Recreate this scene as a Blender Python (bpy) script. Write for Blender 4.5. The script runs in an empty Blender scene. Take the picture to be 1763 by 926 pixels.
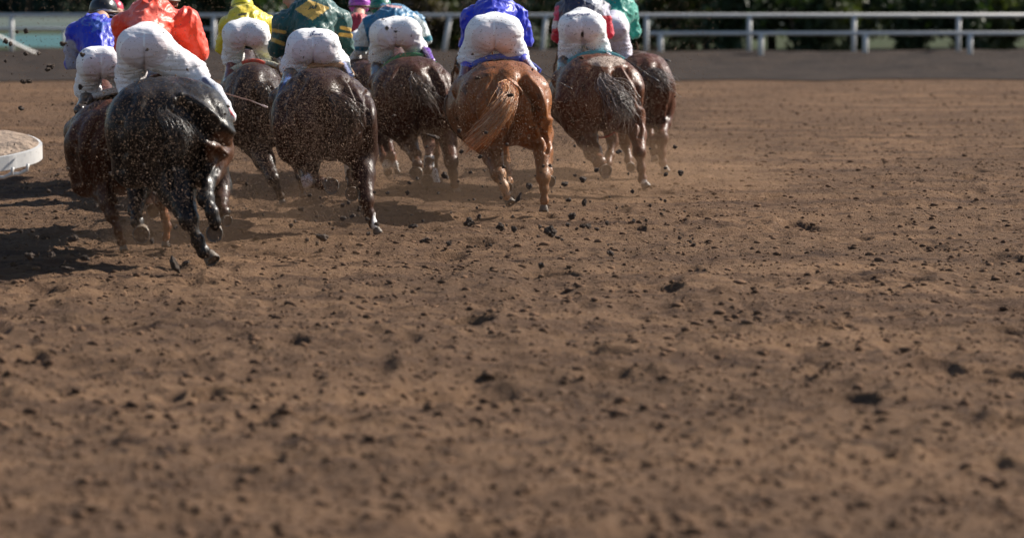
import bpy, math, random
import numpy as np
from mathutils import Vector, Matrix
S = bpy.context.scene
C = S.collection
R = math.radians
# ------------------------------------------------------------------ camera, light, exposure
F = 6000.0; HC = 1.9; PITCH = math.atan(278/6000.0)
cd = bpy.data.cameras.new('camera'); cam = bpy.data.objects.new('camera', cd); C.objects.link(cam); S.camera = cam
cam.location = (0, 0, HC); cam.rotation_euler = (R(90)-PITCH, 0, 0)
cd.sensor_width = 36; cd.lens = F/1763*36
cd.shift_x = (881.5-600)/1763; cd.shift_y = -(463-253)/1763
cd.clip_start = 0.1; cd.clip_end = 3000
cd.dof.use_dof = True; cd.dof.focus_distance = 27; cd.dof.aperture_fstop = 2.1; cd.dof.aperture_blades = 9
SUN_EL, SUN_AZ = 36, 27          # degrees above the ground; degrees beyond straight right
w = bpy.data.worlds.new('World'); S.world = w; w.use_nodes = True
nt = w.node_tree; bg = nt.nodes['Background']; sk = nt.nodes.new('ShaderNodeTexSky'); sk.sky_type = 'NISHITA'
sk.sun_disc = False; sk.sun_elevation = R(SUN_EL); sk.sun_rotation = R(90-SUN_AZ)
sk.air_density = 1.0; sk.dust_density = 0.6
nt.links.new(sk.outputs[0], bg.inputs[0]); bg.inputs[1].default_value = 0.065
sl = bpy.data.lights.new('sun', 'SUN'); so = bpy.data.objects.new('sun', sl); C.objects.link(so)
sl.energy = 5.0; sl.angle = R(0.5); sl.color = (1, .93, .83)
sd = Vector((math.cos(R(SUN_EL))*math.cos(R(SUN_AZ)), math.cos(R(SUN_EL))*math.sin(R(SUN_AZ)), math.sin(R(SUN_EL))))
so.rotation_euler = (-sd).to_track_quat('-Z', 'Y').to_euler()
S.view_settings.view_transform = 'Standard'; S.view_settings.look = 'None'
S.view_settings.exposure = 0.88; S.view_settings.gamma = 1
S.cycles.max_bounces = 5; S.cycles.diffuse_bounces = 2; S.cycles.transparent_max_bounces = 4

# ------------------------------------------------------------------ measuring: a sight line met at a given distance
CP, SP = math.cos(PITCH), math.sin(PITCH)
def P(px, py, d):
    u = (px-600)/F; v = -(py-253)/F
    dy = CP + v*SP; dz = -SP + v*CP
    t = d/dy
    return np.array([u*t, d, HC+dz*t])
def proj(p):
    p = np.asarray(p, dtype=np.float64); y = p[..., 1]; z = p[..., 2]-HC
    dep = y*CP - z*SP; up = y*SP + z*CP
    return 600+F*p[..., 0]/dep, 253-F*up/dep

# ------------------------------------------------------------------ noise
def _h(ix, iy, iz, seed):
    n = (ix.astype(np.int64)*73856093) ^ (iy.astype(np.int64)*19349663) ^ (iz.astype(np.int64)*83492791) ^ (seed*2654435)
    n = (n ^ (n >> 13))*1274126177 & 0xffffffff
    n = (n ^ (n >> 16)) & 0xffff
    return n.astype(np.float32)/32767.5-1
def noise(x, y, z, seed=0):
    x, y, z = np.broadcast_arrays(x, y, z)
    ix, iy, iz = np.floor(x), np.floor(y), np.floor(z)
    fx, fy, fz = x-ix, y-iy, z-iz
    fx = fx*fx*(3-2*fx); fy = fy*fy*(3-2*fy); fz = fz*fz*(3-2*fz)
    r = 0
    for a in (0, 1):
        for b in (0, 1):
            for c in (0, 1):
                r = r + _h(ix+a, iy+b, iz+c, seed)*(fx if a else 1-fx)*(fy if b else 1-fy)*(fz if c else 1-fz)
    return r
def fbm(x, y, z, o=4, seed=0):
    r = 0; a = 1.0
    for i in range(o):
        r = r+a*noise(x*2**i, y*2**i, z*2**i, seed+i*7); a *= .5
    return r
def sstep(a, b, x):
    t = np.clip((x-a)/(b-a), 0, 1); return t*t*(3-2*t)

# ------------------------------------------------------------------ modelling: blended solids turned into one skin
def cone(a, b, ra, rb, sc=(1, 1, 1)): return ('c', np.array(a, float), np.array(b, float), ra, rb, np.array(sc, float))
def ell(c, r, yaw=0, k=None): return ('e', np.array(c, float), np.array(r, float), yaw)
class Solid:
    def __init__(s, k=.03): s.pr = []; s.k = k
    def add(s, pr, k=None, grow=0, cut=False): s.pr.append((pr, s.k if k is None else k, grow, cut)); return s
    def cone(s, *a, k=None, cut=False, **kw): return s.add(cone(*a, **kw), k, 0, cut)
    def ell(s, *a, k=None, cut=False, **kw): return s.add(ell(*a, **kw), k, 0, cut)
    def chain(s, pts, k=None, sc=(1, 1, 1)):
        for (a, ra), (b, rb) in zip(pts[:-1], pts[1:]): s.add(cone(a, b, ra, rb, sc), k)
        return s
    def mesh(s, vox, grow=0.0):
        lo = []; hi = []
        for pr, k, g, cut in s.pr:
            if pr[0] == 'c':
                m = max(pr[3], pr[4])*pr[5].max(); l = np.minimum(pr[1], pr[2])-m; h = np.maximum(pr[1], pr[2])+m
            else:
                m = pr[2].max() if pr[3] else pr[2]; l = pr[1]-m; h = pr[1]+m
            lo.append(l-grow-g); hi.append(h+grow+g)
        L = np.min(lo, 0)-3*vox; Hh = np.max(hi, 0)+3*vox
        n = np.ceil((Hh-L)/vox).astype(int)+1
        V = np.full(n, 1.0, np.float32)
        for (pr, k, g, cut), l, h in zip(s.pr, lo, hi):
            i0 = np.maximum(((l-L-k-2*vox)/vox).astype(int), 0); i1 = np.minimum(((h-L+k+2*vox)/vox).astype(int)+2, n)
            X = (L[0]+vox*np.arange(i0[0], i1[0], dtype=np.float32))[:, None, None]
            Y = (L[1]+vox*np.arange(i0[1], i1[1], dtype=np.float32))[None, :, None]
            Z = (L[2]+vox*np.arange(i0[2], i1[2], dtype=np.float32))[None, None, :]
            if pr[0] == 'c':
                a, b, ra, rb, sc = pr[1], pr[2], pr[3], pr[4], pr[5]
                ab = (b-a)/sc; L2 = max(float(ab@ab), 1e-9)
                dx, dy, dz = (X-a[0])/sc[0], (Y-a[1])/sc[1], (Z-a[2])/sc[2]
                t = np.clip((dx*ab[0]+dy*ab[1]+dz*ab[2])/L2, 0, 1)
                d = np.sqrt((dx-t*ab[0])**2+(dy-t*ab[1])**2+(dz-t*ab[2])**2)-(ra+(rb-ra)*t)
                d = d*sc.min()
            else:
                c, r, yaw = pr[1], pr[2], pr[3]
                dx, dy, dz = X-c[0], Y-c[1], Z-c[2]
                if yaw:
                    ca, sa = math.cos(yaw), math.sin(yaw)
                    dx, dy = dx*ca+dy*sa, -dx*sa+dy*ca
                k0 = np.sqrt((dx/r[0])**2+(dy/r[1])**2+(dz/r[2])**2)
                k1 = np.sqrt((dx/r[0]**2)**2+(dy/r[1]**2)**2+(dz/r[2]**2)**2)+1e-6
                d = k0*(k0-1)/k1
            d = (d-grow*(0 if cut else 1)-g).astype(np.float32)
            sub = V[i0[0]:i1[0], i0[1]:i1[1], i0[2]:i1[2]]
            if cut:
                d = -d; hh = np.maximum(k-np.abs(sub-d), 0)/k; res = np.maximum(sub, d)+hh*hh*k*.25
            elif k > 0:
                hh = np.maximum(k-np.abs(sub-d), 0)/k; res = np.minimum(sub, d)-hh*hh*k*.25
            else: res = np.minimum(sub, d)
            V[i0[0]:i1[0], i0[1]:i1[1], i0[2]:i1[2]] = res
        return nets(V, L, vox)
def nets(V, L, vox):
    nx, ny, nz = V.shape; ins = V < 0
    cnt = np.zeros((nx-1, ny-1, nz-1), np.int8)
    for a in (0, 1):
        for b in (0, 1):
            for c in (0, 1): cnt += ins[a:nx-1+a, b:ny-1+b, c:nz-1+c]
    act = (cnt > 0) & (cnt < 8); ci = np.argwhere(act)
    idx = np.full(act.shape, -1, np.int64); idx[act] = np.arange(len(ci))
    acc = np.zeros((len(ci), 3)); num = np.zeros(len(ci))
    cor = [(a, b, c) for a in (0, 1) for b in (0, 1) for c in (0, 1)]
    for i in cor:
        for ax in range(3):
            if i[ax]: continue
            j = list(i); j[ax] = 1
            va = V[ci[:, 0]+i[0], ci[:, 1]+i[1], ci[:, 2]+i[2]]; vb = V[ci[:, 0]+j[0], ci[:, 1]+j[1], ci[:, 2]+j[2]]
            m = (va < 0) != (vb < 0)
            t = np.where(m, va/np.where(m, va-vb, 1), 0)
            p = np.tile(np.array(i, float), (len(ci), 1)); p[:, ax] += t
            acc[m] += p[m]; num[m] += 1
    co = L+(ci+acc/num[:, None])*vox
    fs = []
    for ax in range(3):
        a1, a2 = (ax+1) % 3, (ax+2) % 3
        s0 = [slice(None)]*3; s1 = [slice(None)]*3; s0[ax] = slice(0, -1); s1[ax] = slice(1, None)
        A = ins[tuple(s0)]; B = ins[tuple(s1)]
        e = np.argwhere(A != B); e = e[(e[:, a1] > 0) & (e[:, a2] > 0) & (e[:, a1] < V.shape[a1]-1) & (e[:, a2] < V.shape[a2]-1)]
        fl = A[e[:, 0], e[:, 1], e[:, 2]]
        q = []
        for o1, o2 in ((-1, -1), (0, -1), (0, 0), (-1, 0)):
            x = e.copy(); x[:, a1] += o1; x[:, a2] += o2; q.append(idx[x[:, 0], x[:, 1], x[:, 2]])
        q = np.stack(q, 1); q[~fl] = q[~fl][:, ::-1]; fs.append(q)
    return co, np.concatenate(fs)
def vnormals(co, f):
    n = np.cross(co[f[:, 2]]-co[f[:, 0]], co[f[:, 3]]-co[f[:, 1]])
    vn = np.zeros_like(co)
    for i in range(4): np.add.at(vn, f[:, i], n)
    return vn/(np.linalg.norm(vn, axis=1, keepdims=True)+1e-9)
def relax(co, f, it=1):
    for _ in range(it):
        s = np.zeros_like(co); c = np.zeros(len(co))
        for i in range(4):
            for o in (1, 3):
                np.add.at(s, f[:, i], co[f[:, (i+o) % 4]]); np.add.at(c, f[:, i], 1)
        co = co*.5+.5*s/np.maximum(c, 1)[:, None]
    return co

# ------------------------------------------------------------------ linking
def tag(o, label=None, cat=None, group=None, kind=None):
    if label: o['label'] = label
    if cat: o['category'] = cat
    if group: o['group'] = group
    if kind: o['kind'] = kind
    return o
def empty(name, loc, label, cat, group=None):
    o = bpy.data.objects.new(name, None); C.objects.link(o); o.location = loc; o.empty_display_size = .1
    return tag(o, label, cat, group)
def origin(p):
    t = np.zeros(3)
    while p is not None: t = t+np.array(p.location); p = p.parent
    return t
def mk(name, co, faces, mat, parent=None, col=None, smooth=True, loc=None):
    co = np.asarray(co, float)
    if loc is not None: co = co-np.array(loc)
    if parent is not None: co = co-origin(parent)
    me = bpy.data.meshes.new(name)
    if isinstance(faces, np.ndarray):
        k = faces.shape[1]; me.vertices.add(len(co)); me.vertices.foreach_set('co', co.astype(np.float32).ravel())
        me.loops.add(faces.size); me.loops.foreach_set('vertex_index', faces.astype(np.int32).ravel())
        me.polygons.add(len(faces)); me.polygons.foreach_set('loop_start', np.arange(0, faces.size, k, dtype=np.int32))
        me.polygons.foreach_set('loop_total', np.full(len(faces), k, np.int32)); me.update(calc_edges=True); me.validate()
    else: me.from_pydata([tuple(c) for c in co], [], [tuple(f) for f in faces])
    me.polygons.foreach_set('use_smooth', np.full(len(me.polygons), smooth))
    if col is not None:
        a = me.color_attributes.new('tint', 'FLOAT_COLOR', 'POINT')
        c4 = np.ones((len(co), 4), np.float32); c4[:, :3] = col; a.data.foreach_set('color', c4.ravel())
    o = bpy.data.objects.new(name, me); C.objects.link(o); me.materials.append(mat)
    if loc is not None: o.location = loc
    if parent is not None: o.parent = parent
    return o
def tubes(paths, seg=8, caps=True):
    V = []; Fq = []
    for pts in paths:
        pts = [(np.array(p, float), r) for p, r in pts]; base = len(V)
        for i, (p, r) in enumerate(pts):
            a = pts[max(i-1, 0)][0]; b = pts[min(i+1, len(pts)-1)][0]; t = (b-a)/(np.linalg.norm(b-a)+1e-9)
            up = np.array([0, 0, 1.]) if abs(t[2]) < .9 else np.array([0, 1., 0])
            u = np.cross(t, up); u /= np.linalg.norm(u); v = np.cross(u, t)
            for j in range(seg):
                an = 2*math.pi*j/seg; V.append(p+r*(math.cos(an)*u+math.sin(an)*v))
        for i in range(len(pts)-1):
            for j in range(seg):
                a = base+i*seg+j; b = base+i*seg+(j+1) % seg; Fq.append((a, b, b+seg, a+seg))
        if caps:
            Fq.append(tuple(base+j for j in range(seg))[::-1]); n = base+(len(pts)-1)*seg; Fq.append(tuple(n+j for j in range(seg)))
    return V, Fq
def boxm(lo, hi):
    (a, b, c), (d, e, f) = lo, hi
    return [(a, b, c), (d, b, c), (d, e, c), (a, e, c), (a, b, f), (d, b, f), (d, e, f), (a, e, f)], [(3, 2, 1, 0), (4, 5, 6, 7), (0, 1, 5, 4), (1, 2, 6, 5), (2, 3, 7, 6), (3, 0, 4, 7)]
def merge(ms):
    V = []; Fq = []
    for v, f in ms:
        n = len(V); V += [tuple(q) for q in v]; Fq += [tuple(int(i)+n for i in q) for q in f]
    return V, Fq

# ------------------------------------------------------------------ materials
def material(name, col=(.5, .5, .5), rough=.6, tint=False, spec=.5, var=0, vscale=8, vcol=None, bump=0, bscale=40, bdetail=3, aniso=None,
             flecks=None, sheen=0, coat=0, metal=0, rvar=0):
    m = bpy.data.materials.new(name); m.use_nodes = True; n = m.node_tree.nodes; l = m.node_tree.links
    b = n['Principled BSDF']; b.inputs['Roughness'].default_value = rough; b.inputs['Specular IOR Level'].default_value = spec
    b.inputs['Metallic'].default_value = metal
    b.inputs['Sheen Weight'].default_value = sheen; b.inputs['Coat Weight'].default_value = coat; b.inputs['Coat Roughness'].default_value = .25
    tc = n.new('ShaderNodeTexCoord'); obj = tc.outputs['Object']
    if tint: a = n.new('ShaderNodeAttribute'); a.attribute_name = 'tint'; cur = a.outputs['Color']
    else: r = n.new('ShaderNodeRGB'); r.outputs[0].default_value = (*col, 1); cur = r.outputs[0]
    def tex(scale, detail=3, sc=None, rough_=.5):
        t = n.new('ShaderNodeTexNoise'); t.inputs['Scale'].default_value = scale; t.inputs['Detail'].default_value = detail; t.inputs['Roughness'].default_value = rough_
        if sc:
            mp = n.new('ShaderNodeMapping'); mp.inputs['Scale'].default_value = sc; l.new(obj, mp.inputs[0]); l.new(mp.outputs[0], t.inputs['Vector'])
        else: l.new(obj, t.inputs['Vector'])
        return t.outputs['Fac']
    def mix(f, a, b_):
        x = n.new('ShaderNodeMix'); x.data_type = 'RGBA'; l.new(f, x.inputs[0]) if not isinstance(f, float) else setattr(x.inputs[0], 'default_value', f)
        l.new(a, x.inputs[6])
        if isinstance(b_, tuple): x.inputs[7].default_value = (*b_, 1)
        else: l.new(b_, x.inputs[7])
        return x.outputs[2]
    def ramp(f, a, b_, lo=0., hi=1.):
        x = n.new('ShaderNodeMapRange'); x.inputs[1].default_value = a; x.inputs[2].default_value = b_; x.inputs[3].default_value = lo; x.inputs[4].default_value = hi; l.new(f, x.inputs[0]); return x.outputs[0]
    if var: cur = mix(ramp(tex(vscale, 4), .35, .7, 0, var), cur, vcol or tuple(c*.5 for c in col))
    if flecks:
        for (fc, sc, th, am) in flecks:
            cur = mix(ramp(tex(sc, 2, rough_=.6), th, th+.03, 0, am), cur, fc)
    l.new(cur, b.inputs['Base Color'])
    if rvar: l.new(ramp(tex(55, 4, (1, 1, .5), .75), .35, .65, rough-rvar*.5, rough+rvar), b.inputs['Roughness'])
    if bump:
        bn = n.new('ShaderNodeBump'); bn.inputs['Strength'].default_value = 1; bn.inputs['Distance'].default_value = bump
        l.new(tex(bscale, bdetail, aniso), bn.inputs['Height']); l.new(bn.outputs[0], b.inputs['Normal'])
    return m
M = {}
M['coat'] = material('horse_coat', tint=True, rough=.38, spec=.22, bump=.0045, bscale=48, bdetail=4, aniso=(1, 1, .35), rvar=.22, flecks=[((.15, .09, .055), 90, .66, .6), ((.10, .06, .04), 5, .62, .25), ((.020, .013, .010), 11, .62, .6)])
M['coat_black'] = material('black_horse_coat', tint=True, rough=.34, spec=.24, bump=.0055, bscale=42, bdetail=5, aniso=(1, 1, .4), rvar=.28, flecks=[((.10, .07, .05), 95, .72, .5)])
M['cloth'] = material('breeches_cloth', tint=True, rough=.75, spec=.2, bump=.006, bscale=22, bdetail=4, aniso=(.6, .6, 1.8), flecks=[((.05, .03, .02), 30, .69, .9), ((.50, .44, .40), 8, .70, .18)], sheen=.1)
M['silk'] = material('silk_cloth', tint=True, rough=.47, spec=.4, bump=.012, bscale=16, bdetail=3, aniso=(1.3, 1, .7), flecks=[((.04, .03, .02), 24, .73, .9)], sheen=.2)
M['skin'] = material('skin', (.45, .26, .18), .5, var=.3, vcol=(.4, .17, .12))
M['boot'] = material('boot_leather', tint=True, rough=.3, spec=.5, coat=.2, bump=.002, bscale=30)
M['gloss'] = material('helmet_cover', tint=True, rough=.35, bump=.004, bscale=18)
M['leather'] = material('saddle_leather', (.06, .03, .018), .45, var=.4, vcol=(.02, .012, .01), bump=.002)
M['strap'] = material('rein_leather', (.10, .055, .03), .5)
M['hoof'] = material('hoof_horn', (.10, .08, .065), .6, var=.6, vscale=30, vcol=(.22, .16, .11), bump=.003)
M['sole'] = material('hoof_sole', (.11, .075, .05), .8, var=.6, vscale=40, vcol=(.15, .10, .07), bump=.006)
M['steel'] = material('horseshoe_steel', (.16, .15, .14), .6, metal=.5, var=.7, vscale=40, vcol=(.12, .08, .05))
M['hair_dark'] = material('dark_hair', (.022, .015, .012), .38, spec=.6)
M['hair_grey'] = material('dusty_hair', tint=True, rough=.4, spec=.6)
M['pad'] = material('saddle_cloth', tint=True, rough=.8, bump=.003, bscale=30, var=.15, vcol=(.1, .07, .05))
M['band'] = material('leg_bandage', tint=True, rough=.8, bump=.002, bscale=60, flecks=[((.12, .08, .05), 30, .6, .6)])
M['rail'] = material('white_rail_paint', (.52, .51, .50), .5, var=.3, vscale=3, vcol=(.45, .42, .38))
M['slab'] = material('rail_top_cover', (.30, .22, .16), .9, var=.5, vscale=12, vcol=(.16, .11, .08), bump=.02, bscale=25, flecks=[((.05, .03, .02), 18, .66, .9)])
M['crumb'] = material('dirt_crumb', (.17, .10, .062), .95, spec=.05, var=1, vscale=7, vcol=(.05, .032, .022))
M['clod'] = material('dirt_clod', (.050, .032, .022), .9, var=.5, vscale=30, vcol=(.10, .065, .045), bump=.004, bscale=60)
M['specks'] = material('dirt_specks', (.12, .07, .038), .9, var=.6, vscale=1.5, vcol=(.12, .07, .045))
M['whip'] = material('whip', tint=True, rough=.4)
M['bark'] = material('bark', (.10, .07, .05), .9, var=.5, vcol=(.05, .035, .025), bump=.01)
def leafmat(name, a, b):
    m = material(name, a, .6, var=1, vscale=2.5, vcol=b); n = m.node_tree.nodes; l = m.node_tree.links
    bs = n['Principled BSDF']; tr = n.new('ShaderNodeBsdfTranslucent'); mx = n.new('ShaderNodeMixShader'); mx.inputs[0].default_value = .25
    tr.inputs[0].default_value = (a[0]*1.2, a[1]*1.5, a[2]*.5, 1)
    l.new(bs.outputs[0], mx.inputs[1]); l.new(tr.outputs[0], mx.inputs[2]); l.new(mx.outputs[0], n['Material Output'].inputs[0]); return m
M['leaf_a'] = leafmat('leaves_dark', (.035, .055, .018), (.015, .03, .012))
M['leaf_b'] = leafmat('leaves_olive', (.085, .095, .03), (.04, .05, .02))
M['leaf_c'] = leafmat('leaves_brown', (.10, .07, .04), (.045, .035, .02))
M['leaf_d'] = leafmat('leaves_blue_green', (.03, .06, .045), (.02, .035, .03))
def lin(r, g, b): return tuple((x/255/12.92 if x < 10 else ((x/255+.055)/1.055)**2.4) for x in (r, g, b))

#GROUND
#HORSES
#JOCKEYS
#REST
# ------------------------------------------------------------------ the ground: one sheet to the horizon
def groundz(x, y):
    nearf = 1-sstep(21, 27, y); flat = 1-sstep(62, 69, y); fine = 1-sstep(30, 55, y)
    wob = .5*noise(x*.25, y*.25, 0., 3)
    h = .035*fbm(x*.35, y*.5, .3, 3, 11)*flat
    h = h+.028*np.sin(2*math.pi*(y+wob+.02*x)/.52)*(1-.7*nearf)*(.45+.55*sstep(3, -2, x))*(.6+.5*noise(x*.7, y*.5, .1, 61))*flat*sstep(20, 28, y)
    h = h+.016*fbm(x*2.2, y*1.6, .7, 3, 21)*fine
    h = h+.012*fbm(x*7, y*5, .1, 2, 31)*fine
    c = np.maximum(noise(x*4.5, y*2.6, .5, 41)+.5*noise(x*11, y*7, .2, 43)-.32, 0)
    h = h+.05*np.minimum(c, .6)*(.25+.75*nearf)*fine
    c2 = np.maximum(-noise(x*1.6, y*1.1, .9, 47)-.35, 0)
    rn = noise(x*3.1, y*1.9, .45, 71); h = h-.035*sstep(.42, .62, rn)*fine+.012*sstep(.30, .42, rn)*(1-sstep(.42, .5, rn))*fine
    h = h-.07*c2*(.4+.6*nearf)*fine+.013*(1-2*np.abs(noise(x*6, y*2.6, .3, 51)))*(.2+.8*nearf)*(.35+sstep(-.2, .5, noise(x*.9, y*.6, .8, 57)))*fine+.012*noise(x*17, y*9, .3, 53)*(.4+.6*nearf)*fine+.010*noise(x*9, y*3.5, .6, 59)*fine
    return h
def grid_axis(a, b, step, far, g=1.22):
    out = list(np.arange(a, b, step)); s = step
    while out[-1] < far: s *= g; out.append(out[-1]+s)
    s = step; lo = [a]
    while lo[-1] > -far: s *= g; lo.append(lo[-1]-s)
    return np.array(lo[1:][::-1]+out)
gx = grid_axis(-5.5, 12.5, .024, 900, 1.25)
ys = [12.5]
while ys[-1] < 95: ys.append(ys[-1]+.036*(ys[-1]/20)**1.5)
s_ = .4
while ys[-1] < 2000: s_ *= 1.25; ys.append(ys[-1]+s_)
lo = [12.5]; s_ = .05
while lo[-1] > -400: s_ *= 1.3; lo.append(lo[-1]-s_)
gy = np.array(lo[1:][::-1]+ys)
GX, GY = np.meshgrid(gx, gy, indexing='ij')
GZ = groundz(GX, GY)*sstep(400, 30, np.abs(GX))
nx, ny = GX.shape; ii = (np.arange(nx-1)[:, None]*ny+np.arange(ny-1)[None, :]).ravel()
gf = np.stack([ii, ii+ny, ii+ny+1, ii+1], 1)
def groundmat():
    m = bpy.data.materials.new('track_dirt'); m.use_nodes = True; n = m.node_tree.nodes; l = m.node_tree.links; b = n['Principled BSDF']
    b.inputs['Roughness'].default_value = .95; b.inputs['Specular IOR Level'].default_value = .05
    tc = n.new('ShaderNodeTexCoord')
    def tex(sc, det=4, ro=.6):
        mp = n.new('ShaderNodeMapping'); mp.inputs['Scale'].default_value = sc; l.new(tc.outputs['Object'], mp.inputs[0])
        t = n.new('ShaderNodeTexNoise'); t.inputs['Scale'].default_value = 1; t.inputs['Detail'].default_value = det; t.inputs['Roughness'].default_value = ro; l.new(mp.outputs[0], t.inputs['Vector']); return t.outputs['Fac']
    def rmp(f, a, b_):
        x = n.new('ShaderNodeMapRange'); x.inputs[1].default_value = a; x.inputs[2].default_value = b_; l.new(f, x.inputs[0]); return x.outputs[0]
    def mix(f, a, b_):
        x = n.new('ShaderNodeMix'); x.data_type = 'RGBA'; l.new(f, x.inputs[0])
        for k, q in ((6, a), (7, b_)):
            if isinstance(q, tuple): x.inputs[k].default_value = (*q, 1)
            else: l.new(q, x.inputs[k])
        return x.outputs[2]
    c = mix(rmp(tex((.5, .35, 1)), .35, .65), (.220, .132, .078), (.130, .080, .050))
    c = mix(rmp(tex((.15, 2.2, 1), 3), .42, .66), c, (.095, .058, .039))
    c = mix(rmp(tex((3.2, 2.2, 3), 6, .75), .54, .66), c, (.056, .035, .025))
    c = mix(rmp(tex((11, 8, 9), 5, .7), .57, .68), c, (.050, .033, .025))
    c = mix(rmp(tex((30, 26, 30), 4, .7), .60, .70), c, (.30, .20, .14))
    l.new(c, b.inputs['Base Color'])
    bn = n.new('ShaderNodeBump'); bn.inputs['Distance'].default_value = .06; bn.inputs['Strength'].default_value = 1
    l.new(tex((22, 18, 22), 6, .7), bn.inputs['Height']); l.new(bn.outputs[0], b.inputs['Normal']); return m
g = mk('ground', np.stack([GX.ravel(), GY.ravel(), GZ.ravel()], 1), gf, groundmat()); tag(g, kind='structure')
def sheet(name, x0, x1, y0, y1, z, mat, n=60, amp=0., edge=.8, seed=5):
    xs = np.linspace(x0, x1, n*3); tt = np.linspace(0, 1, n); X, T = np.meshgrid(xs, tt, indexing='ij')
    Y = y0+(y1-y0)*T+edge*(noise(X*.25, T*0, 0., seed)+.6*noise(X*1.1, T*0, 0., seed+1))*(1-T)
    Z = z+amp*(fbm(X*.8, Y*.8, 0., 3, seed)*.6+.6)*np.minimum(1, 6*np.minimum(T, 1-T))
    i = (np.arange(n*3-1)[:, None]*n+np.arange(n-1)[None, :]).ravel()
    return tag(mk(name, np.stack([X.ravel(), Y.ravel(), Z.ravel()], 1), np.stack([i, i+n, i+n+1, i+1], 1), mat), kind='structure')
m_far_strip = material('far_strip_dark', (.045, .034, .028), .95, spec=.05, var=1, vscale=1.2, vcol=(.026, .021, .019), bump=.05, bscale=6)
m_grass = material('infield_grass', (.045, .06, .03), .9, spec=.05, var=1, vscale=.5, vcol=(.05, .05, .03), bump=.05, bscale=8)
m_water = material('pond_water', (.03, .09, .09), .6, spec=.2, var=.6, vscale=.15, vcol=(.07, .14, .14), bump=.02, bscale=1.5)
m_field = material('far_field', (.06, .085, .08), .9, spec=.05, var=1, vscale=.05, vcol=(.12, .13, .11))
sheet('far_strip', -120, 140, 70, 97, .02, m_far_strip, amp=.2, edge=1.8)  # low raised strip beyond the track, coloured darker all over
sheet('grass', -200, 200, 97.2, 420, .004, m_grass, edge=0)
sheet('pond', -60, -1.5, 108, 134, .010, m_water, n=20, edge=1.5)
sheet('field', -160, 160, 152, 226, .012, m_field, n=30, edge=3)
from mathutils.bvhtree import BVHTree
# ------------------------------------------------------------------ horses, each posed from its joints
def rotz(v, a): c, s = math.cos(a), math.sin(a); return np.array([v[0]*c-v[1]*s, v[0]*s+v[1]*c, v[2]])
def hoof(parent, c, r, axis, shoe=True):
    """a hoof: horn wall narrowing to the coronet, sole facing along axis, steel shoe"""
    ax = np.array(axis, float); ax /= np.linalg.norm(ax)
    toe = np.array([0, 1., 0]) - ax*ax[1] if abs(ax[1]) < .8 else np.array([0, 0, -1.]) + ax*ax[2]
    toe /= np.linalg.norm(toe); sd_ = np.cross(toe, ax)
    def ring(h, rr, shift, k=28):
        out = []
        for j in range(k):
            t = 2*math.pi*j/k; x = math.sin(t)*rr*.92; y = math.cos(t)*rr*(1.08 if math.cos(t) > 0 else .82)
            out.append(c+sd_*x+toe*(y+shift)+ax*h)
        return out
    k = 28; V = ring(-r*1.15, r*.62, -r*.35)+ring(-r*.9, r*.78, -r*.26)+ring(-r*.2, r*.96, -.05*r)+ring(0, r, 0)+ring(0.0, r*.80, 0)+ring(-r*.14, r*.62, 0)
    Fq = [(i*k+j, i*k+(j+1) % k, (i+1)*k+(j+1) % k, (i+1)*k+j) for i in range(3) for j in range(k)]
    Fq.append(tuple(range(k))[::-1])
    h = mk('hoof', V[:4*k], Fq, M['hoof'], parent)
    W = ring(-.001, r*.985, 0)+ring(-r*.10, r*.70, 0)+ring(-r*.08, r*.3, -.1*r)+ring(-r*.02, r*.12, -.25*r)
    mk('sole', W, [(i*k+j, i*k+(j+1) % k, (i+1)*k+(j+1) % k, (i+1)*k+j) for i in range(3) for j in range(k)]+[tuple(3*k+j for j in range(k))], M['sole'], h)
    if shoe:
        pts = []
        for j in range(19):
            t = (j/18-.5)*2*2.45; pts.append((c+sd_*math.sin(t)*r*.84+toe*(math.cos(t)*r*(.98 if math.cos(t) > 0 else .80))+ax*.004, r*.09))
        v, f = tubes([pts], 6); mk('horseshoe', v, f, M['steel'], h)
    return h
def tail(parent, pts, n, spread, mat, cols=None, seed=1, thick=.0035, flare=1.0, kink=.03):
    rng = np.random.RandomState(seed); paths = []; col = []
    pts = [np.array(p, float) for p in pts]; m = len(pts)
    for i in range(n):
        off = rng.normal(0, 1, 3)*spread*np.array([1, .5, .8]); ln = rng.uniform(.65, 1.05); ph = rng.uniform(0, 6, 3)
        path = []
        for j in range(9):
            t = j/8*ln*(m-1); k = min(int(t), m-2); f = min(t-k, 1.15)
            p0 = pts[max(k-1, 0)]; p1 = pts[k]; p2 = pts[k+1]; p3 = pts[min(k+2, m-1)]
            q = .5*((2*p1)+(-p0+p2)*f+(2*p0-5*p1+4*p2-p3)*f*f+(-p0+3*p1-3*p2+p3)*f**3)
            u = j/8; grow = .22+flare*u
            q = q+off*grow+kink*u*np.array([math.sin(ph[0]+5*u), 0, math.sin(ph[1]+6*u)])
            path.append((q, thick*(1.1-.85*u)))
        paths.append(path)
        if cols is not None: c = np.array(cols[rng.randint(len(cols))])*rng.uniform(.75, 1.25); col += [c]*(9*3)
    v, f = tubes(paths, 3, False)
    return mk('tail', v, f, mat, parent, col=np.array(col) if cols is not None else None)
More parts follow.
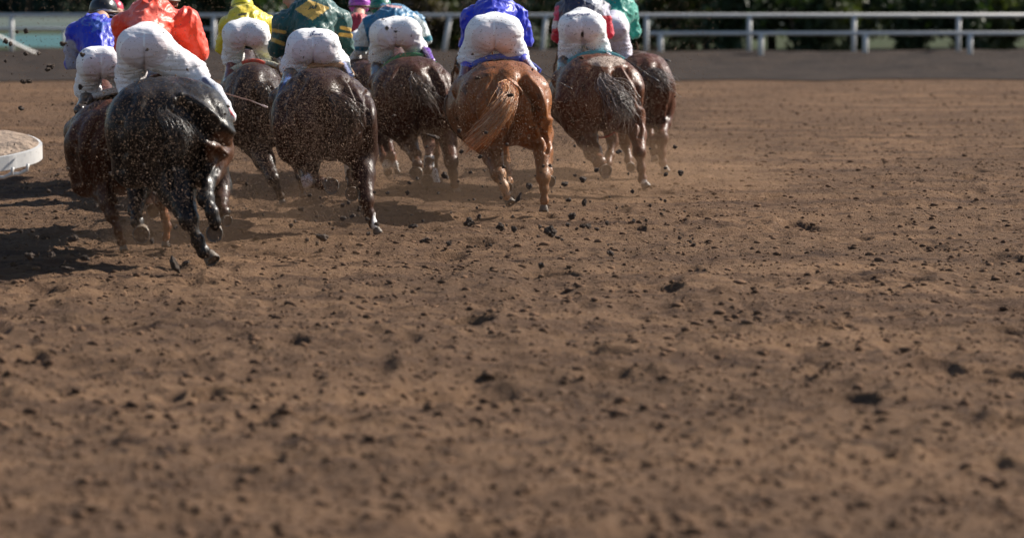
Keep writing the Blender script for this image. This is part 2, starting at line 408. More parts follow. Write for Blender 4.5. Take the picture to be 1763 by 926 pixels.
def sheet_arc(name, parent, px, d0, length, th, mat, col, trim=None, drop=.0):
    """cloth laid over the back: its rear edge follows px, it runs forward by length"""
    n = len(px); V = []; cc = []
    rows = 7
    for layer in (0, 1):
        for r in range(rows):
            for i, (x, y) in enumerate(px):
                p = P(x, y, d0); p = p+np.array([0, length*r/(rows-1), -drop*(r/(rows-1))])
                if layer:
                    c0 = P(px[n//2][0], max(q[1] for q in px), d0); dv = p-c0; dv[1] = 0; p = p+dv/np.linalg.norm(dv)*th
                V.append(p); cc.append(trim if (trim is not None and r < 1) else col)
    Fq = []
    for layer in (0, 1):
        for r in range(rows-1):
            for i in range(n-1):
                a = layer*rows*n+r*n+i; q = (a, a+1, a+n+1, a+n); Fq.append(q if layer else q[::-1])
    L1 = rows*n
    for i in range(n-1): Fq.append((i, i+1, L1+i+1, L1+i)); a = (rows-1)*n+i; Fq.append((a+1, a, L1+a, L1+a+1))
    for r in range(rows-1):
        a = r*n; Fq.append((a+n, a, L1+a, L1+a+n)); a = r*n+n-1; Fq.append((a, a+n, L1+a+n, L1+a))
    return mk(name, V, Fq, mat, parent, col=np.array(cc))
def smooth_line(pts, n):
    pts = [np.array(p, float) for p in pts]; m = len(pts); out = []
    for i in range(n):
        t = i/(n-1)*(m-1); k = min(int(t), m-2); f = t-k
        p0, p1, p2, p3 = pts[max(k-1, 0)], pts[k], pts[k+1], pts[min(k+2, m-1)]
        out.append(.5*((2*p1)+(-p0+p2)*f+(2*p0-5*p1+4*p2-p3)*f*f+(-p0+3*p1-3*p2+p3)*f**3))
    return out
def horse(sp):
    d = sp['d']; s = F/d; cx, top = sp['c']; W = sp['W']/s; yaw = R(sp.get('yaw', 5)); H = sp.get('H', 1.0)*.66
    O = P(cx, top, d+.25)
    hz = H/.66
    def T(x, y, z): return O+rotz((x, y, z*hz), yaw)
    base = np.array([O[0], O[1], 0.])
    e = empty('racehorse', base, sp['label'], 'horse', 'racehorses galloping away down the track')
    b = Solid(.06)
    b.ell(T(0, .12, -.36), (.90*W, .42, .36*hz), yaw=yaw, k=None)
    b.ell(T(0, .10, -.20), (.55*W, .42, .205*hz), yaw=yaw)
    for q in (-1, 1):
        b.ell(T(q*.42*W, .02, sp.get('gz', -.345)), (.55*W, .36, .295*hz), yaw=yaw)
        b.cone(T(q*.50*W, -.06, -.32), T(q*.55*W, .0, -.60), .43*W, .33*W)
        b.cone(T(q*.30*W, .06, -.12), T(q*.74*W, .36, -.24), .09, .10, k=.09)
    b.ell(T(0, .62, -.33), (.78*W, .5, .31*hz), yaw=yaw, k=None)
    b.ell(T(0, 1.0, -.42), (min(.86*W, .36), .78, .33*hz), yaw=yaw)
    b.ell(T(0, 1.5, -.42), (.27, .36, .37*hz), yaw=yaw); b.ell(T(0, 1.35, -.17), (.11, .3, .13), yaw=yaw)
    nk = sp.get('neck', (0, 2.15, -.02))
    b.cone(T(0, 1.5, -.26), T(*nk), .20, .115, sc=(.8, 1, 1)); hd = (nk[0]*1.15, nk[1]+.5, nk[2]-.24)
    b.cone(T(*nk), T(nk[0], nk[1]+.2, nk[2]-.06), .115, .115, sc=(.85, 1, 1), k=.05); b.cone(T(nk[0], nk[1]+.15, nk[2]-.05), T(*hd), .105, .06, sc=(.85, 1, 1), k=.05)
    for q in (-1, 1): b.cone(T(nk[0]+q*.06, nk[1]+.06, nk[2]+.06), T(nk[0]+q*.08, nk[1]+.01, nk[2]+.19), .028, .008, k=.02)
    # tail root and legs
    b.cone(T(0, -.10, -.14), T(0, -.27, -.22), .06, .035, k=.05)
    for leg in sp['legs']:
        pts = [(P(x, y, d+dy), r/s) for x, y, r, dy in leg['p']]
        hf = leg.get('hoof')
        if hf: hc = P(hf[0], hf[1], d+hf[3]); ax = np.array(hf[4], float); ax /= np.linalg.norm(ax); hr = hf[2]/s; pts.append((hc-ax*hr*1.0, hr*.62))
        kk = .05
        for i, ((a, ra), (c, rb)) in enumerate(zip(pts[:-1], pts[1:])):
            if ra < .07 and rb < .07:                                  # a long bone and the tendon behind it
                b.cone(a, c, ra*.78, rb*.74, k=.018); off = np.array([.0, -.62*ra, .0])
                b.cone(a+off, c+off*.8, ra*.46, rb*.5, k=.02); b.ell(a, (ra*1.05, ra*1.05, ra*1.15), k=.02)
            else: b.cone(a, c, ra, rb, k=kk)
    co, f = b.mesh(sp.get('vox', .012)); co = relax(co, f, 2); nv = vnormals(co, f)
    loc = (co-O); ca, sa = math.cos(-yaw), math.sin(-yaw); lx = loc[:, 0]*ca-loc[:, 1]*sa; ly = loc[:, 0]*sa+loc[:, 1]*ca; lz = loc[:, 2]/hz
    back = sstep(.55, .25, ly)*sstep(.3, -.15, nv[:, 1])
    def dline(pl):
        D = np.full(len(co), 9.)
        for a, c in zip(pl[:-1], pl[1:]):
            a, c = np.array(a), np.array(c); ab = c-a; t = np.clip(((lx-a[0])*ab[0]+(lz-a[1])*ab[1])/(ab@ab), 0, 1)
            D = np.minimum(D, np.hypot(lx-a[0]-t*ab[0], lz-a[1]-t*ab[1]))
        return D
    dis = np.zeros(len(co))
    dis -= .055*np.exp(-(dline([(0, -.24), (0, -.7)])/.026)**2)*back
    for q in (-1, 1):
        dis -= .020*np.exp(-(dline([(q*.22*W, -.10), (q*.42*W, -.24), (q*.50*W, -.42), (q*.46*W, -.66)])/.030)**2)*back
        dis += .012*np.exp(-(dline([(q*.34*W, -.08), (q*.60*W, -.24), (q*.66*W, -.44)])/.045)**2)*back
        dis -= .024*np.exp(-(dline([(q*.52*W, -.05), (q*.78*W, -.22), (q*.86*W, -.40), (q*.74*W, -.60)])/.030)**2)*back
        dis -= .018*np.exp(-(dline([(q*.80*W, -.30), (q*.70*W, -.50)])/.022)**2)*back
    dis *= .35+.65*sstep(-.07, -.24, lz)
    vx, vy = proj(co); front = sstep(.35, -.1, nv[:, 1])*(ly < .6)
    for pl, dep, wd in sp.get('carve', []):
        pl = smooth_line([(a_, b_, 0) for a_, b_ in pl], 12); D = np.full(len(co), 99.)
        for a, c in zip(pl[:-1], pl[1:]):
            ab = (c-a)[:2]; t = np.clip(((vx-a[0])*ab[0]+(vy-a[1])*ab[1])/(ab@ab+1e-9), 0, 1); D = np.minimum(D, np.hypot(vx-a[0]-t*ab[0], vy-a[1]-t*ab[1]))
        dis += dep*1.3*np.exp(-(D/(wd*.9))**2)*front
    limb = sstep(-.55, -.75, lz)
    dis += .006*fbm(co[:, 0]*9, co[:, 1]*6, co[:, 2]*7, 3, sp['seed'])*(1-limb) + .0035*noise(co[:, 0]*28, co[:, 1]*20, co[:, 2]*12, sp['seed']+5)
    co = co+nv*dis[:, None]
    base_c = np.array(sp['col']); c2 = np.array(sp['col2']); t = .5+.5*fbm(co[:, 0]*3, co[:, 1]*2, co[:, 2]*3, 3, sp['seed']+9)
    col = base_c+(c2-base_c)*np.clip(t, 0, 1)[:, None]
    pc = np.array(sp.get('points', sp['col'])); k = sstep(-.70, -.95, lz)[:, None]; col = col*(1-k)+pc*k
    px, py = proj(co)
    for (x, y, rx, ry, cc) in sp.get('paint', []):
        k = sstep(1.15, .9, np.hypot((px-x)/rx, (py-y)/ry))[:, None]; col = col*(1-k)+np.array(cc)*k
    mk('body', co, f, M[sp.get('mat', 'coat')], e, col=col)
    for leg in sp['legs']:
        hf = leg.get('hoof')
        if hf: hoof(e, P(hf[0], hf[1], d+hf[3]), hf[2]/s, hf[4])
        for (x, y, r, y2, x2, dy, cc) in leg.get('bands', []):
            a = P(x, y, d+dy); c = P(x2, y2, d+dy); v, ff = tubes([[(a, r/s*.9), (a+(c-a)*.15, r/s), (a+(c-a)*.85, r/s), (c, r/s*.92)]], 14); mk('leg_bandage', v, ff, M['band'], e, col=np.tile(np.array(cc), (len(v), 1)))
    # mane, saddle, saddle cloth, girth, bridle and reins
    mn = [T(nk[0]*t_, 1.45+(nk[1]-1.45)*t_, -.10+(nk[2]+.13+.0)*t_) for t_ in (0, .3, .6, .9, 1.1)]
    rng = np.random.RandomState(sp['seed']); pa = []
    for i in range(90):
        t_ = rng.uniform(0, 1); k = min(int(t_*4), 3); q = mn[k]+(mn[k+1]-mn[k])*(t_*4-k)
        sx = -1 if rng.rand() < .7 else 1; L_ = rng.uniform(.10, .2)
        pa.append([(q, .004), (q+np.array([sx*.05, -.03, .03]), .004), (q+np.array([sx*(.10), -.05-L_*.4, -.03]), .003), (q+np.array([sx*.12, -.06-L_*.7, -.08]), .001)])
    v, ff = tubes(pa, 3, False); mk('mane', v, ff, M['hair_dark'], e)
    sd_ = Solid(.04); sd_.ell(T(0, .98, -.06), (.15, .26, .045), yaw=yaw); sd_.ell(T(0, 1.18, -.02), (.07, .07, .05), yaw=yaw); sd_.ell(T(0, .80, -.015), (.13, .06, .04), yaw=yaw)
    for q in (-1, 1): sd_.ell(T(q*.2, 1.02, -.16), (.035, .2, .13), yaw=yaw)
    v, ff = sd_.mesh(.015); mk('saddle', v, ff, M['leather'], e)
    if sp.get('pad'):
        pp = sp['pad']; mk_ = sheet_arc('saddle_cloth', e, smooth_line(pp['px'], 25), d+.25+pp.get('dy', .66), .26, .045, M['pad'], np.array(pp['col']), np.array(pp.get('trim', pp['col'])), drop=.03)
    bvh = BVHTree.FromPolygons([Vector(v) for v in co], [tuple(int(i) for i in q) for q in f]); gc = T(0, 1.12, -.42); gr = []
    for a_ in np.linspace(-1.9, 1.9, 26):
        o_ = T(math.sin(a_)*1.2, 1.12, -.42-math.cos(a_)*1.2); hh = bvh.ray_cast(Vector(o_), Vector(gc-o_).normalized())
        gr.append(np.array(hh[0])+(o_-gc)/1.2*.003 if hh[0] else gc+(o_-gc)*.28)
    v, ff = tubes([[(p, .012) for p in gr], [(p+np.array([0, .03, 0]), .012) for p in gr], [(p-np.array([0, .03, 0]), .012) for p in gr]], 6); mk('girth', v, ff, M['strap'], e)
    rp = []
    for q in (-1, 1): rp.append([(T(nk[0]+q*.09, hd[1]-.02, hd[2]+.0), .008), (T(q*.16, 1.75, .02), .008), (T(q*.09, 1.38, .10), .008)])
    hc = T(nk[0], nk[1]+.36, nk[2]-.16); rp.append([(hc+.105*np.array([math.cos(a_), 0, math.sin(a_)]), .009) for a_ in np.linspace(0, 6.28, 14)])
    v, ff = tubes(rp, 6); mk('bridle', v, ff, M['strap'], e)
    tl = sp.get('tail')
    if tl:
        pts = [T(0, -.2, -.17)]+[P(x, y, d+dy) for x, y, dy in tl['p']]
        cols = tl.get('cols'); tail(e, pts, tl.get('n', 260), tl.get('spread', .035), M['hair_grey'] if cols else M['hair_dark'], cols, sp['seed'], flare=tl.get('flare', 1.0), kink=tl.get('kink', .03), thick=tl.get('thick', .0035))
    for (pts, r, dy, cc, nm) in sp.get('straps', []):
        v, ff = tubes([[(P(x, y, d+dy), r/s) for x, y in smooth_line(pts, 14)]], 6); mk(nm, v, ff, M['band'], e, col=np.tile(np.array(cc), (len(v), 1)))
    return e
WHT = (.72, .70, .68); BK = (-.05, -1, -.15)
H = [
 dict(label='black horse with wet glossy coat nearest the camera, under the orange-red jockey', d=23.5, c=(290, 137), W=113, yaw=4, gz=-.32, seed=1, mat='coat_black', col=(0.009, 0.0077, 0.0077), col2=(0.0192, 0.0141, 0.0115), points=(0.0128, 0.0096, 0.0088), H=1.0, neck=(-.15, 2.15, -.04),
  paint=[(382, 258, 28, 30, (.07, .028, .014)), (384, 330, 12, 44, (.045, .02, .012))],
  legs=[dict(p=[(240, 225, 55, .15), (285, 290, 42, .2), (305, 330, 30, .1), (325, 378, 17, -.1), (341, 415, 12, -.1), (350, 433, 11, -.1)], hoof=(366, 448, 15, 0., (.55, -.45, -.7))),
        dict(p=[(345, 215, 52, .15), (374, 258, 26, .35), (362, 305, 17, .1), (354, 342, 15, -.1), (365, 366, 12, -.15), (370, 382, 11, -.15)], hoof=(369, 401, 16, -.15, BK)),
        dict(p=[(240, 285, 34, 1.2), (239, 325, 20, 1.2), (233, 362, 13, 1.0), (236, 382, 12, .9)], hoof=(243, 403, 17, .8, BK)),
        dict(p=[(372, 290, 24, 1.3), (380, 325, 19, 1.3), (380, 350, 14, 1.1), (386, 366, 11, 1.)], hoof=(391, 380, 11, .95, (.5, -.9, -.2)))],
  carve=[([(312, 165), (357, 193), (381, 212), (394, 228)], .030, 8), ([(312, 178), (342, 204), (364, 238)], -.050, 10), ([(300, 172), (318, 188), (330, 206)], .022, 5), ([(362, 232), (392, 252)], -.026, 5), ([(352, 246), (374, 250), (386, 262)], .026, 8), ([(386, 262), (366, 292), (355, 312)], .016, 4), ([(348, 262), (340, 300)], -.03, 7), ([(225, 170), (205, 215), (215, 265)], -.02, 9)],
  straps=[([(276, 297), (292, 307), (318, 309), (336, 302), (349, 291)], 3.2, .45, (.62, .57, .48), 'belly_strap')],
  tail=dict(p=[(282, 200, -.12), (300, 215, -.2), (312, 240, -.22), (300, 262, -.15)], n=700, spread=.034, flare=.9, kink=.022, thick=.0022, cols=[(.02, .016, .015), (.03, .026, .024), (.13, .115, .10)])),
 dict(label='brown horse at far left, partly hidden behind the black horse', d=24.8, c=(196, 176), W=87, yaw=4, seed=2, col=(0.0513, 0.0146, 0.0058), col2=(0.0873, 0.0249, 0.009), points=(0.0856, 0.0293, 0.0134), H=.95, neck=(-.1, 2.15, -.02),
  paint=[(262, 328, 14, 24, (.40, .24, .18)), (286, 395, 7, 35, (.20, .08, .035))],  # pale fore fetlock; sunlit orange put into the right hind leg's coat
  legs=[dict(p=[(155, 250, 44, .1), (172, 310, 27, .15), (187, 350, 16, 0), (193, 370, 12, -.05), (203, 398, 8, -.05), (209, 415, 8, 0)], hoof=(213, 430, 8, .0, (.15, -.2, -1))),
        dict(p=[(235, 260, 44, .1), (262, 310, 24, .2), (277, 345, 13, .1), (284, 372, 8, .1), (288, 390, 8, .1), (286, 408, 7, .1)], hoof=(285, 423, 8, .1, (0, -.2, -1))),
        dict(p=[(250, 280, 20, 1.), (265, 312, 13, 1.), (260, 335, 10, .8), (258, 346, 9, .75)], hoof=(263, 362, 14, .7, BK)),
        dict(p=[(190, 290, 22, 1.2), (195, 320, 14, 1.3), (215, 325, 9, 1.1)], hoof=(225, 330, 9, 1., BK))],
  pad=dict(px=[(146, 188), (158, 172), (178, 166), (205, 160), (232, 166), (250, 185)], col=(.60, .58, .58), trim=(.75, .72, .70)),
  tail=dict(p=[(215, 215, -.15), (235, 245, -.15), (240, 280, -.1)], n=120, spread=.03)),
 dict(label='dark bay horse under the yellow jockey, partly behind the dark brown horse', d=30, c=(438, 113), W=58, yaw=4, gz=-.37, seed=3, col=(0.0174, 0.0067, 0.0037), col2=(0.0373, 0.0126, 0.0062), points=(0.0207, 0.0103, 0.0069), H=1.0,
  legs=[dict(p=[(420, 190, 34, .1), (438, 240, 27, .3), (455, 275, 17, .15), (470, 308, 11, -.05), (478, 325, 7, -.05), (483, 338, 7, 0)], hoof=(487, 350, 7, 0, (.4, -.2, -1))),
        dict(p=[(470, 190, 30, .1), (490, 230, 22, .3), (505, 270, 12, .15), (515, 300, 8, -.05), (520, 320, 7, 0)], hoof=(522, 338, 7, .1, (.2, -.3, -1))),
        dict(p=[(430, 205, 18, 1.2), (440, 232, 12, 1.5), (455, 240, 7, 1.4)], hoof=(462, 246, 7, 1.3, BK)),
        dict(p=[(460, 205, 18, 1.2), (478, 235, 12, 1.5), (490, 246, 7, 1.4)], hoof=(496, 252, 7, 1.3, BK))],
  pad=dict(px=[(386, 150), (396, 130), (415, 117), (440, 111), (462, 112), (480, 118)], col=(.45, .42, .10), trim=(.58, .56, .42)),
  straps=[([(416, 109), (430, 105), (444, 105), (456, 110)], 3.6, .62, (.62, .06, .03), 'pad_roll')],
  tail=dict(p=[(450, 150, -.15), (465, 175, -.2), (470, 200, -.15)], n=140, spread=.03)),
 dict(label='dark brown horse in the centre left under the jockey in dark green', d=26.5, c=(557, 122), W=93, yaw=4, gz=-.39, seed=4, col=(0.0174, 0.0059, 0.0035), col2=(0.0422, 0.0134, 0.0062), points=(0.0414, 0.0144, 0.0078), H=.98,
  paint=[(648, 388, 8, 22, WHT), (530, 312, 8, 13, WHT)],
  legs=[dict(p=[(512, 215, 42, .1), (520, 255, 32, .3), (527, 285, 21, .4), (535, 308, 15, .1), (552, 316, 11, -.2)], hoof=(570, 319, 15, -.3, (.35, -1, 0)), bands=[(526, 303, 10, 322, 532, .02, WHT)]),
        dict(p=[(608, 210, 42, .1), (622, 260, 28, .3), (626, 300, 19, .15), (631, 345, 13, 0), (636, 368, 10, 0), (642, 385, 8, 0)], hoof=(651, 401, 9, 0., (.5, -.1, -1))),
        dict(p=[(590, 240, 20, 1.1), (600, 268, 13, 1.1), (602, 290, 10, 1.1), (604, 308, 9, 1.0), (606, 318, 9, .9)], hoof=(606, 333, 14, .85, BK), bands=[(601, 274, 10.5, 302, 604, 1.08, WHT)]),
        dict(p=[(535, 235, 20, 1.2), (545, 258, 14, 1.5), (560, 262, 9, 1.4)], hoof=(568, 264, 8, 1.4, BK))],
  carve=[([(600, 140), (618, 180), (622, 225)], -.035, 6), ([(520, 140), (502, 180), (512, 225)], -.03, 6), ([(585, 135), (605, 160), (612, 190)], .02, 5), ([(632, 160), (640, 200), (630, 240)], -.02, 4)],
  pad=dict(px=[(502, 138), (516, 124), (546, 116), (576, 115), (594, 120), (602, 130)], col=(.52, .27, .13), trim=(.62, .36, .20)),
  tail=dict(p=[(585, 175, -.2), (605, 195, -.25), (600, 225, -.2), (585, 245, -.15)], n=240, spread=.05, cols=[(.035, .018, .012), (.05, .026, .018), (.07, .04, .03)])),
 dict(label='bay horse with a sunlit reddish right flank, under the jockey in teal blue', d=31.7, c=(712, 101), W=75, yaw=4, seed=5, col=(0.0447, 0.0126, 0.005), col2=(0.0795, 0.0205, 0.0075), points=(0.069, 0.0232, 0.0121), H=.98,
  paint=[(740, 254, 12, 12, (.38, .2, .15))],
  legs=[dict(p=[(680, 175, 36, .1), (690, 215, 28, .3), (703, 245, 15, .35), (715, 268, 11, .1), (719, 284, 9, -.05)], hoof=(716, 298, 13, -.1, (-.2, -1, -.2))),
        dict(p=[(752, 175, 36, .1), (765, 215, 24, .3), (772, 245, 14, .2), (777, 278, 12, 0), (780, 300, 9, 0), (783, 318, 8, 0)], hoof=(786, 332, 9, 0, (.2, -.2, -1))),
        dict(p=[(735, 225, 14, 1.1), (739, 250, 10, 1.1), (739, 275, 9, 1.), (737, 292, 8, .9)], hoof=(735, 311, 12.5, .85, BK), bands=[(739, 268, 9.5, 290, 738, 1.0, WHT)]),
        dict(p=[(745, 230, 14, 1.4), (748, 265, 9, 1.6), (750, 295, 6, 1.6), (753, 315, 6, 1.6)], hoof=(756, 330, 6, 1.6, (.3, 0, -1)), bands=[(747, 290, 5.5, 325, 755, 1.55, WHT)])],
  carve=[([(740, 120), (757, 150), (762, 185)], -.032, 5), ([(762, 120), (778, 150), (780, 180)], -.018, 4), ([(690, 120), (675, 150), (682, 190)], -.026, 5)],
  pad=dict(px=[(664, 116), (680, 104), (698, 99), (720, 99), (735, 103), (748, 112)], col=(.03, .20, .09), trim=(.05, .26, .12)),
  tail=dict(p=[(715, 135, -.15), (722, 150, -.25), (735, 165, -.25), (745, 185, -.2)], n=200, spread=.04, cols=[(.03, .02, .016), (.05, .03, .022), (.38, .32, .28)])),
 dict(label='bay horse almost hidden between the dark green and teal jockeys, with white lower legs', d=33.5, c=(632, 108), W=50, yaw=4, seed=6, col=(0.0347, 0.0121, 0.0066), col2=(0.0637, 0.0217, 0.0109), points=(0.1771, 0.0722, 0.0454), H=1.0,
  paint=[(666, 287, 9, 12, WHT), (682, 292, 7, 14, WHT)],
  legs=[dict(p=[(618, 180, 24, .1), (640, 225, 18, .3), (655, 250, 11, .2), (661, 272, 8, 0), (665, 284, 7, 0)], hoof=(668, 297, 8, 0, (.3, -.8, -.6))),
        dict(p=[(650, 180, 24, .1), (660, 215, 16, .3), (668, 245, 10, .2), (675, 268, 7, 0), (680, 284, 6, 0)], hoof=(684, 297, 6, 0, (.3, -.3, -1))),
        dict(p=[(620, 190, 12, 1.2), (628, 215, 9, 1.4), (640, 222, 6, 1.4)], hoof=(646, 226, 6, 1.4, BK)),
        dict(p=[(645, 190, 12, 1.2), (650, 215, 9, 1.4), (660, 222, 6, 1.4)], hoof=(666, 226, 6, 1.4, BK))],
  tail=dict(p=[(640, 150, -.15), (648, 180, -.15), (645, 200, -.1)], n=100, spread=.03)),
 dict(label='bright chestnut horse with a long orange tail swung to the left', d=28.6, c=(869, 108), W=85, yaw=6, seed=7, col=(.15, .048, .014), col2=(.26, .090, .026), points=(.22, .10, .045), H=.98,
  paint=[(884, 350, 9, 10, WHT), (868, 322, 12, 26, (.40, .22, .12))],
  legs=[dict(p=[(835, 195, 42, .1), (840, 238, 28, .3), (848, 268, 17, .2), (858, 300, 13, -.05), (868, 322, 9, -.1), (872, 336, 8, -.1)], hoof=(879, 350, 10, 0., (.55, -.5, -.8))),
        dict(p=[(912, 190, 40, .1), (928, 228, 23, .3), (935, 262, 15, .15), (935, 305, 12, 0), (937, 325, 8, 0), (937, 345, 8, 0)], hoof=(936, 363, 9, 0, (0, -.15, -1))),
        dict(p=[(860, 240, 16, 1.1), (867, 275, 11, 1.2), (874, 300, 8, 1.1), (876, 312, 7, 1.)], hoof=(874, 322, 10, .9, (.2, -.9, -.2))),
        dict(p=[(930, 240, 16, 1.2), (942, 275, 10, 1.3), (944, 295, 8, 1.2)], hoof=(947, 312, 11, 1.1, (.1, -1, -.1)))],
  carve=[([(898, 142), (917, 176), (928, 212)], -.045, 5.5), ([(874, 140), (898, 158), (914, 180)], .022, 4), ([(908, 135), (930, 168), (942, 205)], .018, 7), ([(920, 210), (943, 243), (941, 262)], -.024, 3.5), ([(946, 130), (953, 165), (951, 200)], -.018, 3), ([(835, 140), (812, 180), (822, 222)], -.022, 6)],
  pad=dict(px=[(800, 136), (812, 119), (832, 107), (860, 102), (888, 104), (910, 112), (924, 122)], col=(.04, .07, .42), trim=(.10, .14, .50)),
  tail=dict(p=[(868, 148, -.35), (876, 164, -.62), (866, 190, -.8), (840, 222, -.8), (806, 254, -.7)], n=760, spread=.058, flare=.42, kink=.042, thick=.0026, cols=[(.55, .20, .055), (.68, .30, .10), (.36, .11, .03), (.80, .60, .42)])),
 dict(label='brown horse with pale croup at right, under the jockey with red and white sleeves', d=31.7, c=(1033, 96), W=78, yaw=4, seed=8, col=(0.077, 0.023, 0.009), col2=(0.1232, 0.0384, 0.0145), points=(0.0998, 0.04, 0.0201), H=.98,
  paint=[(1045, 106, 32, 9, (.34, .26, .21)), (1110, 322, 8, 12, WHT)],  # paler oval over the top of the croup; white hind sock
  legs=[dict(p=[(992, 175, 38, .1), (1000, 212, 28, .3), (1010, 238, 18, .3), (1021, 262, 14, .1), (1032, 280, 11, -.1)], hoof=(1043, 294, 13, -.15, (.5, -.9, -.2))),
        dict(p=[(1074, 165, 36, .1), (1090, 200, 20, .3), (1098, 232, 14, .15), (1101, 262, 11, 0), (1104, 290, 8, 0), (1106, 308, 8, 0)], hoof=(1113, 322, 9, 0, (.5, -.3, -.9))),
        dict(p=[(1050, 220, 15, 1.2), (1055, 245, 10, 1.2), (1050, 268, 9, 1.1), (1046, 282, 8, 1.)], hoof=(1044, 294, 9, .9, BK)),
        dict(p=[(1070, 220, 14, 1.3), (1078, 250, 10, 1.4), (1082, 275, 8, 1.3)], hoof=(1086, 288, 9, 1.2, BK))],
  carve=[([(1078, 118), (1102, 155), (1106, 183)], -.034, 4.5), ([(1060, 128), (1074, 163), (1085, 200)], -.042, 5.5), ([(1085, 200), (1103, 215), (1100, 235)], -.022, 3.5), ([(1068, 122), (1090, 160)], .02, 5), ([(1000, 130), (985, 170), (1000, 205)], -.022, 6)],
  pad=dict(px=[(974, 116), (988, 104), (1008, 97), (1030, 94), (1050, 95), (1068, 102)], col=(.02, .20, .24), trim=(.08, .34, .38)),
  straps=[([(1004, 226), (1018, 234), (1036, 237), (1052, 232), (1064, 221)], 2.0, .35, (.42, .07, .05), 'belly_strap')],
  tail=dict(p=[(1042, 145, -.35), (1058, 158, -.5), (1070, 178, -.6), (1078, 196, -.6), (1066, 212, -.5)], n=420, spread=.055, flare=1.0, kink=.06, thick=.0022, cols=[(.04, .03, .025), (.06, .045, .04), (.45, .38, .34), (.03, .02, .018)])),
 dict(label='dark bay horse at the far right end of the field, under the sea green jockey', d=34.5, c=(1112, 94), W=50, yaw=3, seed=9, col=(0.0552, 0.0174, 0.009), col2=(0.0994, 0.031, 0.0156), points=(0.0897, 0.0361, 0.0216), H=1.0,
  
  legs=[dict(p=[(1095, 150, 26, .1), (1106, 185, 17, .3), (1116, 210, 10, .2), (1121, 240, 8, 0), (1124, 260, 6, 0)], hoof=(1127, 276, 7, 0, (.3, -.4, -.9))),
        dict(p=[(1134, 145, 26, .1), (1143, 180, 19, .35), (1143, 212, 12, .2), (1139, 238, 12, 0), (1139, 262, 8, 0), (1141, 280, 7, 0)], hoof=(1146, 296, 9, 0, (.3, -.3, -.9))),
        dict(p=[(1095, 180, 14, 1.3), (1103, 215, 9, 1.4), (1112, 235, 6, 1.3)], hoof=(1116, 246, 6, 1.2, BK)),
        dict(p=[(1125, 180, 14, 1.3), (1130, 215, 9, 1.4), (1134, 235, 6, 1.3)], hoof=(1137, 248, 6, 1.2, BK))],
  tail=dict(p=[(1120, 125, -.2), (1135, 135, -.25), (1148, 150, -.2)], n=180, spread=.05, cols=[(.04, .03, .028), (.3, .27, .26), (.05, .04, .04)])),
 dict(label='brown horse hidden behind the blue and orange-red jockeys at left', d=32, c=(222, 128), W=50, yaw=3, seed=10, col=(0.0398, 0.0149, 0.0083), col2=(0.0662, 0.0223, 0.0104), points=(0.0368, 0.0172, 0.0115), H=.9,
  legs=[dict(p=[(205, 200, 22, .1), (212, 235, 13, .3), (228, 255, 8, .1)], hoof=(236, 264, 7, 0, BK)),
        dict(p=[(240, 200, 22, .1), (250, 235, 13, .3), (262, 255, 8, .1)], hoof=(268, 264, 7, 0, BK)),
        dict(p=[(205, 200, 13, 1.2), (214, 228, 8, 1.4), (224, 238, 6, 1.4)], hoof=(230, 244, 6, 1.4, BK)),
        dict(p=[(240, 200, 13, 1.2), (248, 228, 8, 1.4), (258, 238, 6, 1.4)], hoof=(262, 244, 6, 1.4, BK))],
  tail=dict(p=[(222, 160, -.15), (226, 190, -.15)], n=80, spread=.03)),
]
for sp in H: horse(sp)
# ------------------------------------------------------------------ riders
from mathutils.bvhtree import BVHTree
def inpoly(px, py, pl):
    c = np.zeros(len(px), bool); n = len(pl)
    for i in range(n):
        x1, y1 = pl[i]; x2, y2 = pl[(i+1) % n]
        if y1 == y2: continue
        m = ((y1 > py) != (y2 > py)) & (px < (x2-x1)*(py-y1)/(y2-y1)+x1); c ^= m
    return c
def paintcol(co, base, lst):
    px, py = proj(co); col = np.tile(np.array(base, float), (len(co), 1))
    for it in lst:
        if it[0] == 'ell': k = sstep(1.08, .95, np.hypot((px-it[1])/it[3], (py-it[2])/it[4]))
        elif it[0] == 'ring': k = sstep(it[5]*1.6, it[5]*.7, np.abs(np.hypot((px-it[1])/it[3], (py-it[2])/it[4])-1)*it[3])
        elif it[0] == 'poly': k = inpoly(px, py, it[1]).astype(float)
        elif it[0] == 'line':
            (x1, y1), (x2, y2) = it[1], it[2]; L2 = (x2-x1)**2+(y2-y1)**2; t = np.clip(((px-x1)*(x2-x1)+(py-y1)*(y2-y1))/L2, 0, 1)
            k = sstep(it[3]*1.2, it[3]*.8, np.hypot(px-x1-t*(x2-x1), py-y1-t*(y2-y1)))
        col = col*(1-k[:, None])+np.array(it[-1])*k[:, None]
    return col
